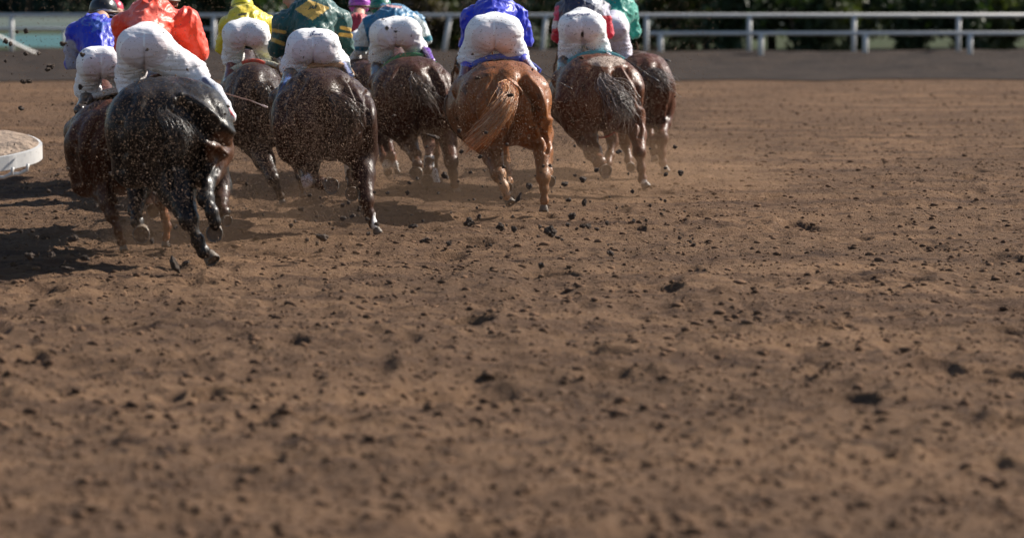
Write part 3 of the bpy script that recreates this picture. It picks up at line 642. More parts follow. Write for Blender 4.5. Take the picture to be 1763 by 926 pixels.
def decal(target, text, px, py, size, ang, mat, d0, shear=0):
    cu = bpy.data.curves.new('t', 'FONT'); cu.body = text; cu.size = 1; cu.align_x = 'CENTER'; cu.shear = shear; cu.resolution_u = 3; cu.offset = .04
    to = bpy.data.objects.new('t', cu); C.objects.link(to); dg = bpy.context.evaluated_depsgraph_get(); dg.update()
    me = to.evaluated_get(dg).to_mesh(); vs = [v.co.copy() for v in me.vertices]; fs = [tuple(p.vertices) for p in me.polygons]
    to.evaluated_get(dg).to_mesh_clear(); bpy.data.objects.remove(to)
    o = origin(target); tv = [Vector(v.co)+Vector(o) for v in target.data.vertices]; bv = BVHTree.FromPolygons(tv, [tuple(p.vertices) for p in target.data.polygons])
    out = []; ca, sa = math.cos(ang), math.sin(ang)
    for v in vs:
        x, y = v.x*size, -v.y*size; qx, qy = px+x*ca-y*sa, py+x*sa+y*ca
        a = Vector(P(qx, qy, d0-1.5)); b_ = Vector(P(qx, qy, d0+2)); dr = (b_-a).normalized(); h = bv.ray_cast(a, dr)
        q = (h[0] if h[0] else a.lerp(b_, .4))-dr*.011; out.append(q)
    return mk('printed_lettering', out, fs, mat, target, smooth=False)
def hand(b, wrist, fwd, side, r=.0085):
    """palm, four curled fingers of unequal length and a thumb leaving the side of the palm"""
    fwd = np.array(fwd, float); fwd /= np.linalg.norm(fwd); up = np.array([0, 0, 1.]); lat = np.cross(fwd, up); lat /= np.linalg.norm(lat); up = np.cross(lat, fwd)
    pc = wrist+fwd*.05
    b.cone(wrist, pc, .024, .030, k=.01, sc=(1, 1, .8)); b.cone(pc-lat*.02, pc+lat*.02, .022, .022, k=.01)
    for i, ln in enumerate((.030, .036, .033, .025)):
        k0 = pc+lat*(i-1.5)*.019+fwd*.028; k1 = k0+fwd*ln-up*.012; k2 = k1-up*ln*.9+fwd*.002; k3 = k2-fwd*ln*.75-up*.006
        b.chain([(k0, r*1.1), (k1, r), (k2, r*.92), (k3, r*.8)], k=.003)
    t0 = wrist+fwd*.025-lat*side*.026; t1 = t0+fwd*.028-lat*side*.012-up*.014; t2 = t1+fwd*.022+lat*side*.014-up*.014
    b.chain([(t0, r*1.4), (t1, r*1.15), (t2, r)], k=.004)
def jockey(j):
    d = j['d']; s = F/d
    def Q(v): return P(v[0], v[1], d+(v[3] if len(v) > 3 else 0)), v[2]/s
    hL, hR = Q(j['hips'][0]), Q(j['hips'][1]); wa = Q(j['waist']); kL, kR = Q(j['knees'][0]), Q(j['knees'][1]); ch = Q(j['chest'])
    sL, sR = Q(j['sh'][0]), Q(j['sh'][1]); eL, eR = Q(j['el'][0]), Q(j['el'][1]); hd = Q(j['head'])
    mid = (hL[0]+hR[0])/2
    e = empty('person', np.array([mid[0], mid[1], mid[2]-.3]), j['label'], 'jockey', 'jockeys crouched over their horses')
    nk = hd[0]*.55+ch[0]*.45; nk[2] = max(nk[2], ch[0][2]); hr = .098
    # wrists and hands forward on the reins, ankles and feet in the irons
    hands = []
    for q, el_ in ((-1, eL), (1, eR)): hands.append(np.array([mid[0]+q*.07, ch[0][1]+.42, mid[2]-.02]))
    feet = []
    for q, k_ in ((0, kL), (1, kR)):
        bt = j.get('boots', (None, None))[q]
        if bt:
            ft_ = [Q(v) for v in bt]
            if q == 0 or d > 25: ft_[0] = (ft_[0][0]+np.array([0, .30, 0]), ft_[0][1])
            feet.append(ft_)
        else:
            a = k_[0]+np.array([(-1, 1)[q]*.06, -.18, -.26]); feet.append([(a, .042), (a+np.array([0, .14, -.06]), .032)])
    b = Solid(.04)
    sh = .86
    for h, k_ in ((hL, kL), (hR, kR)): b.cone(h[0]+np.array([0, 0, h[1]*.16]), k_[0], h[1]*.72, k_[1]*sh)
    b.cone(wa[0]-np.array([0, 0, .02]), ch[0], wa[1]*.4, min(ch[1], .12)*.7, k=.01); b.cone(sL[0], sR[0], .06, .06); b.cone(hL[0]+np.array([0, .03, hL[1]*.26]), hR[0]+np.array([0, .03, hL[1]*.26]), hL[1]*.55, hR[1]*.55)
    for s_, e_, h_ in ((sL, eL, hands[0]), (sR, eR, hands[1])): b.chain([(s_[0], .052), (e_[0], .040), (h_-np.array([0, .06, 0]), .026)], k=.02)
    for k_, ft in ((kL, feet[0]), (kR, feet[1])): b.chain([(k_[0], k_[1]*.7), (k_[0]*.6+ft[0][0]*.4, k_[1]*.45)]+[(p, r*.78) for p, r in ft], k=.01)
    b.cone(ch[0], hd[0], .07, .055, k=.03)
    hc = hd[0]; b.ell(hc, (.074, .095, .088), k=.02); b.ell(hc+np.array([0, .055, -.05]), (.052, .055, .055), k=.02)     # skull and jaw
    b.cone(hc+np.array([0, .092, -.005]), hc+np.array([0, .115, -.035]), .010, .014, k=.01)                                # nose
    for q in (-1, 1):
        b.ell(hc+np.array([q*.076, .0, -.02]), (.010, .020, .030), k=.006)                                                 # ears
        b.ell(hc+np.array([q*.030, .098, .004]), (.014, .012, .009), k=.004, cut=True); b.ell(hc+np.array([q*.030, .086, .003]), (.012, .012, .011), k=.002)
    b.cone(hc+np.array([-.02, .104, -.066]), hc+np.array([.02, .104, -.066]), .006, .006, k=.004)                          # lips
    co, f = b.mesh(.012); fb = Solid(.01)
    for q, h_ in ((-1, hands[0]), (1, hands[1])): hand(fb, h_-np.array([0, .05, 0]), (0, 1, -.1), q)
    co2, f2 = fb.mesh(.0045)
    body = mk('body', np.concatenate([co, co2]), np.concatenate([f, f2+len(co)]), M['skin'], e)
    # breeches
    br = Solid(.05)
    for h, k_, q in ((hL, kL, -1), (hR, kR, 1)):
        top_ = h[0]+np.array([0, 0, h[1]*.16]); br.cone(top_, k_[0]+np.array([q*.012, 0, -.01]), h[1]*.86, k_[1]*1.05); br.ell(top_+np.array([0, -.01, 0]), (h[1]*.93, h[1]*1.0, h[1]*.88))
    for k_, ft in ((kL, feet[0]), (kR, feet[1])): br.cone(k_[0], k_[0]*.72+ft[0][0]*.28, k_[1], k_[1]*.82)
    br.cone(hL[0]+np.array([0, .03, hL[1]*.26]), hR[0]+np.array([0, .03, hL[1]*.26]), hL[1]*.74, hR[1]*.74, k=.05); br.cone(mid+np.array([0, 0, hL[1]*.3]), wa[0], max(hL[1], hR[1])*.78, wa[1]*1.05)
    for a, c, r_ in j.get('extra', []): br.cone(Q(a)[0], Q(c)[0], Q(a)[1], Q(c)[1])
    co, f = br.mesh(.010); nv = vnormals(co, f); px, py = proj(co); zz = co[:, 2]; mx, my = (j['hips'][0][0]+j['hips'][1][0])/2, (j['hips'][0][1]+j['hips'][1][1])/2
    u = j['hips'][0][2]
    back = sstep(.2, -.3, nv[:, 1])
    dis = -.014*np.exp(-((px-mx)/(.06*u))**2)*back*sstep(my-.3*u, my+.4*u, py)*sstep(my+1.6*u, my+.9*u, py)
    wr = fbm(co[:, 0]*5+3, co[:, 1]*5, zz*42+2.5*noise(co[:, 0]*5, co[:, 1]*5, zz*5, 3), 3, j['seed'])
    dis += .0065*(1-2*np.abs(wr))*sstep(my+.1*u, my+1.1*u, py) + .004*fbm(co[:, 0]*14, co[:, 1]*14, zz*14, 3, j['seed']+3)
    an_ = np.arctan2(px-mx, py-(my+.75*u)); rd_ = np.hypot(px-mx, py-(my+.75*u))/u
    dis += .0055*(1-2*np.abs(noise(an_*5.5, rd_*1.3, .4, j['seed']+12)))*back*sstep(1.7, .5, rd_)*sstep(.05, .3, rd_)
    rk = fbm(co[:, 0]*14, co[:, 1]*10, zz*22, 2, j['seed']+8)
    dis += .007*rk*sstep(mx+.5*u, mx+1.2*u, px)
    co = co+nv*dis[:, None]
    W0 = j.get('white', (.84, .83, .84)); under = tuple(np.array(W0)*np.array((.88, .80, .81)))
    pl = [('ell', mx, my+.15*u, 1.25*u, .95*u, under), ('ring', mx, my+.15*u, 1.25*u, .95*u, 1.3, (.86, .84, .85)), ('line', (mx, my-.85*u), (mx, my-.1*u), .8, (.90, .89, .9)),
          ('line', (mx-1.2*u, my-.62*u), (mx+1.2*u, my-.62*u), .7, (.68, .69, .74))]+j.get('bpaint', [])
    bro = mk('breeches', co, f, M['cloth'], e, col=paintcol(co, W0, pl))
    # jersey
    je = Solid(.045)
    je.cone(wa[0]+np.array([0, .07, -.01]), ch[0], wa[1]*1.0, ch[1]); je.cone(wa[0]+np.array([0, .12, -.02]), ch[0], wa[1]*1.1, ch[1]); je.ell(ch[0], (ch[1]*1.12, ch[1]*1.15, ch[1]))
    je.cone(sL[0], sR[0], sL[1], sR[1])
    for s_, e_, h_ in ((sL, eL, hands[0]), (sR, eR, hands[1])):
        je.cone(s_[0], e_[0], s_[1], e_[1]*1.1, k=.03); wr_ = e_[0]*.35+h_*.65; je.cone(e_[0], wr_, e_[1], .040, k=.03)
    for a, c, r_ in j.get('jextra', []): je.cone(Q(a)[0], Q(c)[0], Q(a)[1], Q(c)[1])
    co, f = je.mesh(.0095); nv = vnormals(co, f); X, Y, Z = co.T
    w1 = noise(X*4, Y*4, Z*4, j['seed']+2); f1 = 1-np.abs(noise(X*7+2*w1, Y*4, Z*9-X*5+2*w1, j['seed']+4))*2; f2 = 1-np.abs(noise(X*14+2*w1, Y*8, Z*16+X*9, j['seed']+6))*2
    f3 = 1-np.abs(noise(X*26+3*w1, Y*12, Z*22-X*14, j['seed']+8))*2
    co = co+nv*(.011*np.maximum(f1, -.2)+.008*np.maximum(f2, -.3)+.004*f3+.006*w1-.008)[:, None]
    mk('jersey', co, f, M['silk'], e, col=paintcol(co, j['col'], j.get('jpaint', [])))
    # helmet with cap cover, peak, chin strap and goggle band
    he = Solid(.02); rr = hd[1]; he.ell(hc+np.array([0, -.005, .02]), (rr*1.0, rr*1.18, rr*.98)); he.cone(hc+np.array([-.05, rr*1.15, .03]), hc+np.array([.05, rr*1.15, .03]), .022, .022, sc=(1, 1.6, .5)); he.ell(hc+np.array([0, .02, -.16]), (rr*.95, rr*1.3, .11), cut=True, k=.01)
    co, f = he.mesh(.009); nv = vnormals(co, f); co = co+nv*(.003*noise(co[:, 0]*20, co[:, 1]*20, co[:, 2]*20, 4))[:, None]
    hel = mk('helmet', co, f, M['gloss'], e, col=paintcol(co, j['cap'], j.get('cpaint', [])))
    gb = [(hc+np.array([math.cos(a_)*rr*1.02, math.sin(a_)*rr*1.2-.005, .0]), .010) for a_ in np.linspace(0, 2*math.pi, 26)]
    v, ff = tubes([gb], 6); mk('goggle_strap', v, ff, M['strap'], hel)
    # boots
    for q, (k_, ft) in enumerate(((kL, feet[0]), (kR, feet[1]))):
        bs = Solid(.02); st = k_[0]*.6+ft[0][0]*.4; bs.chain([(st, k_[1]*.62)]+[(p, r) for p, r in ft]); last = ft[-1]
        bs.cone(last[0], last[0]+np.array([0, .13, -.02]), last[1]*1.05, .030, k=.02)
        co, f = bs.mesh(.010); mk('boot', co, f, M['boot'], e, col=paintcol(co, j.get('boot', (.02, .018, .02)), j.get('btpaint', [])))
    return e, bro
YB = (.60, .38, .08); GR = (.004, .065, .060)
WB = (.55, .56, .62)
star = lambda cx, cy, r, rot=0: [(cx+(r if i % 2 == 0 else r*.4)*math.sin(i*math.pi/5+rot), cy-(r if i % 2 == 0 else r*.4)*math.cos(i*math.pi/5+rot)*.8) for i in range(10)]
J = [
 dict(seed=1, d=24.4, label='jockey in orange-red silks leaning right over the black horse', hips=((233, 86, 34), (263, 82, 33)), waist=(252, 66, 28, .10), knees=((226, 130, 24, .25), (332, 128, 21, .2)), chest=(262, 36, 40, .45),
  sh=((218, 46, 25, .45), (318, 38, 24, .45)), el=((214, 88, 13, .6), (338, 92, 17, .5)), head=(286, 2, 23, .8), boots=(None, ((371, 157, 12, .0), (388, 181, 9, -.2), (398, 201, 7.5, -.35))), col=(.85, .05, .012),
  jpaint=[('ell', 250, 28, 45, 20, (.80, .10, .06))], cap=(.55, .30, .25), cpaint=[('line', (262, 4), (310, 8), 3, (.1, .04, .04))], boot=(.70, .70, .74),
  btpaint=[('line', (352, 138), (374, 172), 5, (.05, .07, .16)), ('line', (384, 186), (396, 203), 8, (.75, .04, .02)), ('line', (398, 204), (402, 210), 5, (.7, .7, .7))], extra=[((270, 92, 30, .05), (338, 128, 20, .2), 0)], white=(.80, .76, .78),
  jextra=[((322, 50, 24, .45), (337, 88, 19, .5), 0)]),
 dict(seed=2, d=25.6, label='jockey in glossy royal blue silks with a pale star and grey sleeves at far left', hips=((158, 113, 27), (190, 113, 27)), waist=(172, 102, 21, .1), knees=((152, 154, 20, .25), (214, 142, 18, .25)), chest=(164, 60, 34, .4),
  sh=((134, 60, 20, .4), (196, 55, 20, .4)), el=((124, 106, 12, .5), (216, 95, 11, .5)), head=(178, 21, 25, .85), boots=(((144, 174, 12, -0.17), (137, 190, 9, -0.22)), None), col=(.004, .022, .46),
  jpaint=[('poly', star(169, 44, 22), (.05, .12, .5)), ('ring', 150, 38, 9, 6, 1.5, (.05, .12, .5)), ('line', (120, 80), (124, 112), 11, (.30, .32, .42)), ('line', (136, 92), (122, 78), 2, (.30, .32, .42))], cap=(.015, .015, .018),
  cpaint=[('ring', 180, 40, 30, 22, 2.0, (.62, .63, .68)), ('ring', 182, 46, 34, 20, 1.4, (.6, .6, .65))], btpaint=[]),
 dict(seed=3, d=30.9, label='jockey in yellow silks and a yellow cap with thin dark stripes', hips=((406, 63, 24), (441, 62, 24)), waist=(424, 52, 21, .08), knees=((402, 98, 16, .22), (460, 90, 15, .22)), chest=(424, 40, 30, .35),
  sh=((394, 45, 16, .4), (456, 42, 15, .4)), el=((383, 82, 10, .5), (470, 66, 9, .5)), head=(417, 14, 20, .8), boots=(((396, 120, 10, -0.17), (390, 146, 7, -0.22)), ((480, 112, 9, -0.17), (490, 132, 6, -0.22))), col=(.68, .52, .02),
  cap=(.66, .60, .03), cpaint=[('ring', 418, 24, 26, 19, .9, (.03, .03, .01)), ('ring', 418, 36, 34, 20, .9, (.05, .04, .01))], jpaint=[('line', (412, 26), (424, 24), 2, (.05, .05, .02))],
  btpaint=[('ell', 394, 118, 14, 14, (.14, .015, .03)), ('ell', 388, 150, 9, 14, (.12, .25, .38)), ('ell', 485, 122, 12, 14, (.10, .04, .03))]),
 dict(seed=4, d=27.4, label='jockey in dark green silks with a yellow diamond and yellow armbands', hips=((522, 86, 31), (556, 86, 31)), waist=(540, 77, 27, .1), knees=((506, 115, 20, .1), (579, 105, 18, .15)), chest=(540, 36, 42, .4),
  sh=((494, 42, 24, .4), (584, 38, 22, .4)), el=((477, 84, 14, .5), (596, 84, 12, .5)), head=(505, -2, 17, .8), boots=(((499, 132, 13, -0.3), (490, 152, 10, -0.5), (482, 171, 6.5, -0.55)), ((592, 114, 10, -0.17), (604, 132, 6, -0.22))), col=GR,
  jpaint=[('poly', [(507, 17), (532, 0), (568, 14), (538, 36)], YB), ('line', (461, 51), (490, 56), 3, YB), ('line', (459, 65), (488, 76), 3.4, YB), ('line', (588, 48), (604, 52), 3, YB), ('line', (586, 60), (606, 62), 3.4, YB)],
  cap=(.60, .58, .60), btpaint=[('line', (497, 132), (480, 172), 5, (.05, .10, .25)), ('line', (590, 104), (605, 132), 3, (.3, .35, .6))]),
 dict(seed=5, d=32.6, label='jockey in teal blue silks with white sleeves and a green cap', hips=((662, 63, 27), (700, 60, 27)), waist=(682, 52, 23, .08), knees=((656, 97, 18, .22), (716, 84, 16, .22)), chest=(678, 40, 31, .35),
  sh=((640, 45, 19, .4), (712, 38, 19, .4)), el=((618, 84, 12, .5), (732, 68, 10, .5)), head=(655, 15, 19, .85), boots=(((650, 120, 11, -0.17), (646, 148, 8, -0.22)), ((736, 92, 8, -0.22), (744, 106, 5, -0.22))), col=(.012, .13, .26),
  jpaint=[('poly', [(600, 50), (622, 30), (640, 95), (600, 100)], (.62, .66, .68)), ('poly', [(712, 22), (745, 50), (745, 80), (724, 75), (716, 50)], (.60, .68, .68)), ('line', (614, 84), (640, 86), 4, (.01, .14, .22)), ('line', (728, 70), (742, 66), 5, (.01, .16, .22)), ('line', (664, 10), (690, 13), 2, (.6, .3, .3))],
  cap=(.01, .16, .11), cpaint=[('ell', 660, 9, 5, 3, (.2, .4, .55)), ('ring', 655, 16, 20, 14, .8, (.0, .05, .05))], btpaint=[('line', (647, 118), (645, 150), 6, (.10, .20, .28)), ('line', (734, 86), (744, 106), 6, (.18, .06, .38))],
  bpaint=[('ell', 666, 49, 3.2, 4, (.02, .015, .01)), ('ell', 681, 54.5, 3.4, 1.8, (.02, .015, .01)), ('ell', 659, 34, 3, 1.6, (.1, .08, .09))]),
 dict(seed=6, d=34.5, label='jockey in red silks and a pink cap, mostly hidden behind the dark green jockey', hips=((614, 72, 15), (640, 72, 15)), waist=(626, 62, 15, .1), knees=((610, 98, 10, .2), (646, 98, 10, .2)), chest=(616, 46, 20, .35),
  sh=((602, 46, 13, .4), (634, 44, 13, .4)), el=((595, 82, 9, .5), (645, 85, 8, .5)), head=(619, 11, 19, .7), col=(.42, .01, .025), cap=(.45, .08, .50), cpaint=[('ring', 619, 20, 24, 18, .9, (.12, .01, .2)), ('line', (614, 21), (637, 12), 2, (.6, .5, .6))]),
 dict(seed=7, d=29.5, label='jockey in royal blue silks on the bright chestnut horse', hips=((833, 63, 33), (869, 63, 33)), waist=(852, 50, 28, .1), knees=((813, 98, 21, .15), (887, 93, 20, .15)), chest=(852, 32, 38, .4),
  sh=((814, 34, 21, .4), (888, 30, 20, .4)), el=((802, 74, 11, .5), (906, 70, 11, .5)), head=(858, -10, 19, .8), boots=(((806, 116, 11, -0.22), (796, 138, 7, -0.27)), ((903, 104, 11, -0.22), (918, 122, 6, -0.27))), col=(.004, .020, .50),
  cap=(.1, .13, .55), btpaint=[('ell', 808, 109, 16, 8, (.02, .03, .5)), ('ell', 802, 124, 14, 9, (.14, .02, .05)), ('ell', 902, 98, 14, 8, (.02, .03, .5)), ('ell', 908, 112, 10, 10, (.16, .02, .06)), ('line', (908, 98), (922, 122), 3, (.6, .6, .68))]),
 dict(seed=8, d=32.6, label='jockey with a dark navy top and red and white sleeves, lettering on the waistband', hips=((985, 50, 25), (1019, 50, 25)), waist=(1002, 40, 26, .08), knees=((983, 92, 19, .2), (1031, 88, 18, .2)), chest=(1002, 18, 36, .35),
  sh=((970, 18, 15, .4), (1034, 18, 15, .4)), el=((960, 66, 9, .5), (1047, 56, 9, .5)), head=(1004, -26, 18, .75), boots=(((972, 110, 9, -0.22), (966, 122, 6, -0.22)), ((1046, 95, 7, -0.22), (1056, 104, 5, -0.22))), col=(.012, .016, .05),
  jpaint=[('poly', [(948, 14), (962, 10), (962, 40), (948, 40)], (.50, .02, .10)), ('poly', [(948, 36), (960, 36), (960, 52), (948, 56)], (.6, .58, .62)), ('poly', [(946, 52), (970, 46), (972, 84), (946, 84)], (.48, .012, .03)), ('poly', [(1002, 0), (1036, 0), (1042, 24), (1020, 8)], (.55, .55, .6)),
          ('poly', [(1036, 8), (1048, 8), (1052, 28), (1040, 28)], (.55, .54, .66)), ('poly', [(1036, 28), (1062, 26), (1062, 70), (1038, 66)], (.55, .012, .04))],
  cap=(.5, .05, .1), bpaint=[('ell', 1003, 60, 3, 5, (.03, .02, .015)), ('ell', 979, 45, 2, 1, (.05, .04, .04))], btpaint=[('ell', 966, 118, 8, 10, (.10, .25, .25)), ('line', (1046, 88), (1058, 104), 2, (.6, .58, .64))]),
 dict(seed=9, d=35.3, label='jockey in sea green silks at far right, behind the red-sleeved jockey', hips=((1048, 50, 19), (1063, 50, 20)), waist=(1058, 38, 19, .08), knees=((1044, 88, 13, .2), (1070, 88, 15, .2)), chest=(1064, 18, 27, .35),
  sh=((1042, 18, 13, .4), (1082, 22, 15, .4)), el=((1037, 60, 8, .5), (1091, 55, 11, .45)), head=(1062, -24, 17, .75), col=(.01, .26, .20), cap=(.02, .3, .24), jpaint=[], white=(.74, .70, .80)),
 dict(seed=10, d=32.9, label='jockey in a crimson cap with a yellow collar, almost hidden behind two others at left', hips=((208, 78, 16), (232, 78, 16)), waist=(220, 66, 16, .1), knees=((204, 104, 10, .2), (238, 104, 10, .2)), chest=(220, 46, 20, .35),
  sh=((206, 44, 13, .4), (238, 44, 13, .4)), el=((204, 82, 8, .5), (242, 82, 8, .5)), head=(197, 18, 16, .7), col=(.60, .42, .02), cap=(.50, .02, .06)),
]
JO = [jockey(j) for j in J]
m_ink = material('navy_print', (.01, .03, .14), .6); m_ink2 = material('green_print', (.005, .05, .05), .6)
def child(o, n): return [c for c in o.children if c.name.split('.')[0] == n][0]
decal(JO[7][1], 'KinderOne.com', 996, 27.5, 6.2, -.08, m_ink, 32.6); decal(JO[7][1], '~', 983, 34, 7, 0, m_ink, 32.6)
decal(JO[3][1], 'J.Romero', 545, 61.5, 5.8, -.05, m_ink, 27.4, .2); decal(JO[3][1], 'W', 541, 56, 4.6, 0, m_ink, 27.4)
decal(child(JO[3][0], 'jersey'), 'JAR', 538, 15.5, 8.0, .03, m_ink2, 27.4, .5)
# whips held by the riders
def whip(label, pts, d0, d1, r, cols):
    n = len(pts); pl = []
    for i, (x, y) in enumerate(pts): t = i/(n-1); pl.append((P(x, y, d0+(d1-d0)*t), r*(1-.5*t)/(F/d0)))
    base = pl[0][0]; v, f = tubes([pl], 6); v = np.array(v); cc = np.array([cols[min(i//6, len(cols)-1)] for i in range(len(v))])
    # leather flap at the tip
    q = pl[-1][0]; t = pl[-1][0]-pl[-2][0]; t /= np.linalg.norm(t); v2, f2 = tubes([[(q, r*.8/(F/d0)), (q+t*.05, r*1.3/(F/d0)), (q+t*.10, r*.9/(F/d0))]], 6)
    vv, ff = merge([(v, f), (v2, f2)]); cc = np.concatenate([cc, np.tile(np.array(cols[-1]), (len(v2), 1))])
    tag(mk('riding_whip', vv, ff, M['whip'], col=cc, loc=base), label, 'whip', 'riding whips')
BKc = (.015, .014, .014)
whip('thin brown whip with a pale tip reaching from the orange-red jockey', [(340, 148), (366, 156), (400, 165), (430, 173), (450, 181)], 24.9, 24.2, 1.4, [(.25, .14, .10)]*4+[(.6, .45, .4)])
whip('black whip beside the bright chestnut horse, held by the royal blue jockey', [(905, 108), (925, 122), (945, 133), (974, 148)], 30.3, 29.6, 1.0, [BKc])
whip('black whip of the red-sleeved jockey lying across the far right horse', [(1050, 84), (1070, 98), (1095, 115), (1122, 133)], 33.4, 33.0, 1.5, [BKc])
whip('black whip of the sea green jockey pointing at the rail', [(1078, 84), (1100, 90), (1124, 97), (1140, 102)], 35.8, 35.6, 1.5, [BKc])
# ------------------------------------------------------------------ rails
def rail_thing(label, xs, top, base, d, r, posts, pr, lean=None):
    root = empty('track_rail', P(xs[0], base, d)*np.array([1, 1, 0]), label, 'rail')
    z = P(0, top, d)[2]; X0 = P(xs[0], top, d)[0]; X1 = P(xs[1], top, d)[0]
    v, f = tubes([[((X0, d, z), r), ((X1, d, z), r)]], 12); mk('top_rail', v, f, M['rail'], root)
    for px in posts:
        X = P(px, base, d)[0]; ln = (lean or {}).get(px, 0)
        v, f = tubes([[((X+ln, d+.03, -.1), pr*1.05), ((X+ln*.5, d+.03, z*.5), pr), ((X, d, z-.005), pr)]], 10); mk('post', v, f, M['rail'], root)
    return root
rail_thing('long white outer rail running right across the background behind the riders', (-160, 2300), 27, 106, 91, .052, [20, 195, 368, 560, 775, 940, 1113, 1290, 1470, 1650, 1830, 2010], .062, {775: -.2, 940: -.12})
rail_thing('lower white rail at right, in front of the long outer rail', (1118, 2300), 58, 108, 88, .050, [1137, 1310, 1490, 1670, 1850, 2030], .07)
rail_thing('second lower white rail at left, behind the long outer rail', (-160, 400), 50, 90, 97, .045, [-60, 110, 285, 390], .05)
br_ = empty('brace_rail', P(80, 102, 90)*np.array([1, 1, 0]), 'slanting white rail running down to the ground at far left', 'rail')
v, f = tubes([[(P(-40, 46, 84), .04), (P(30, 78, 87), .04), (P(80, 101, 90), .04)]], 10); mk('sloping_bar', v, f, M['rail'], br_)
v, f = tubes([[(P(-30, 50, 84.3), .05), (P(-30, 50, 84.3)*np.array([1, 1, 0]), .05)]], 10); mk('post', v, f, M['rail'], br_)
# ------------------------------------------------------------------ end of the inner rail cover at left
dd = 22.4
def topz(x, y): return P(x, y, dd)
rt = empty('rail_cover_end', P(20, 262, dd)*np.array([1, 1, 0]), 'dirt-strewn rounded end of a white-edged inner rail cover at left', 'rail')
zt = P(20, 262, dd)[2]
def slab_pt(x, y, z):      # where the sight line meets the height z
    a = P(x, y, 10.); b_ = P(x, y, 30.); t = (z-a[2])/(b_[2]-a[2]); return a+(b_-a)*t
rim_px = [(-260, 296), (-120, 292), (0, 274), (30, 268), (52, 262), (64, 256), (67, 250), (60, 243), (44, 236), (20, 231), (0, 229), (-120, 228), (-260, 228)]
# the cover slopes up away from the track: front edge lower than the back edge
zf, zb = .70, .80
xs = [P(x, y, dd)[0] for x, y in rim_px]
def cover(x, y): t = (296-y)/(296-228); return P(x, y, dd+1.05*max(0, min(1, t)))
ln = [cover(x, y) for x, y in smooth_line([(x, y, 0) for x, y in rim_px], 60) for x, y in [(x, y)]] if False else [cover(q[0], q[1]) for q in smooth_line([(x, y, 0) for x, y in rim_px], 60)]
n = len(ln); cen = np.mean(ln, 0); up = np.array([0, 0, 1.])
V = []
for k in range(9):
    t = 1-k/9.
    for p in ln: q = cen+(p-cen)*t; V.append(q+up*(.019+.02*min(k, 3)/3+.012*fbm(np.array([q[0]*6]), np.array([q[1]*6]), 0., 3, 8)[0]*(1 if k else 0)))
V.append(cen+up*.01); Fq = [(k*n+i, k*n+i+1, (k+1)*n+i+1, (k+1)*n+i) for k in range(8) for i in range(n-1)]+[(8*n+i, 8*n+i+1, len(V)-1) for i in range(n-1)]+[(k*n+n-1, k*n, (k+1)*n, (k+1)*n+n-1) for k in range(8)]+[(9*n-1, 8*n, len(V)-1)]
mk('top_cover', V, Fq, M['slab'], rt)
V = []; hh_ = .078
for i, p in enumerate(ln):
    o = (p-cen); o[2] = 0; o /= np.linalg.norm(o)
    if p[0] < P(-100, 260, dd)[0]: o = np.array([0, -1. if i < 15 else 1., 0])
    V += [p-o*.004+up*.018, p+o*.022+up*.014, p+o*.024-up*hh_, p-o*.01-up*hh_]
Fq = [(i*4+a, (i+1)*4+a, (i+1)*4+(a+1) % 4, i*4+(a+1) % 4) for i in range(n-1) for a in range(4)]
mk('edge_rim', V, Fq, M['rail'], rt, smooth=False)
for (x, y) in ((8, 292), (34, 286), (-110, 304)):
    a = P(x, y-8, dd+.1); pts = [(a+np.array([.05, .04, -.02]), .011), (a+np.array([.04, .05, -.06]), .012), (a+np.array([-.01, .08, -.085]), .012), (a+np.array([-.08, .14, -.09]), .012)]
    v, f = tubes([pts], 8); mk('bracket', v, f, M['rail'], rt)
for x in (-70, -230):
    a = P(x, 280, dd+.5); v, f = tubes([[(a-up*.06, .04), (np.array([a[0], a[1], -.1]), .04)]], 10); mk('post', v, f, M['rail'], rt)
# ------------------------------------------------------------------ flying clods, each its own thing
rng = np.random.RandomState(5)
def clodmesh(seed):
    import bmesh
    bm = bmesh.new(); bmesh.ops.create_icosphere(bm, subdivisions=3, radius=1); co = np.array([v.co[:] for v in bm.verts])
    r = 1+.5*fbm(co[:, 0]*1.1+seed, co[:, 1]*1.1, co[:, 2]*1.1, 3, seed)+.22*noise(co[:, 0]*4, co[:, 1]*4, co[:, 2]*4, seed)
    for v, k in zip(bm.verts, r): v.co = v.co*float(k)
    me = bpy.data.meshes.new('dirt_clod'); bm.to_mesh(me); bm.free(); me.materials.append(M['clod']); me.polygons.foreach_set('use_smooth', np.zeros(len(me.polygons), bool)); return me
CM = [clodmesh(s_) for s_ in range(7)]
def clod(px, py, rx, ry, d, label, i, group='flying dirt clods'):
    o = bpy.data.objects.new('dirt_clod', CM[i % 7]); C.objects.link(o); o.location = P(px, py, d); s = F/d
    o.scale = (rx/s, (rx+ry)/2/s, ry/s); o.rotation_euler = (0, rng.uniform(-.5, .5), rng.uniform(0, 6)*(abs(rx-ry) < 3))
    return tag(o, label, 'dirt clod', group)
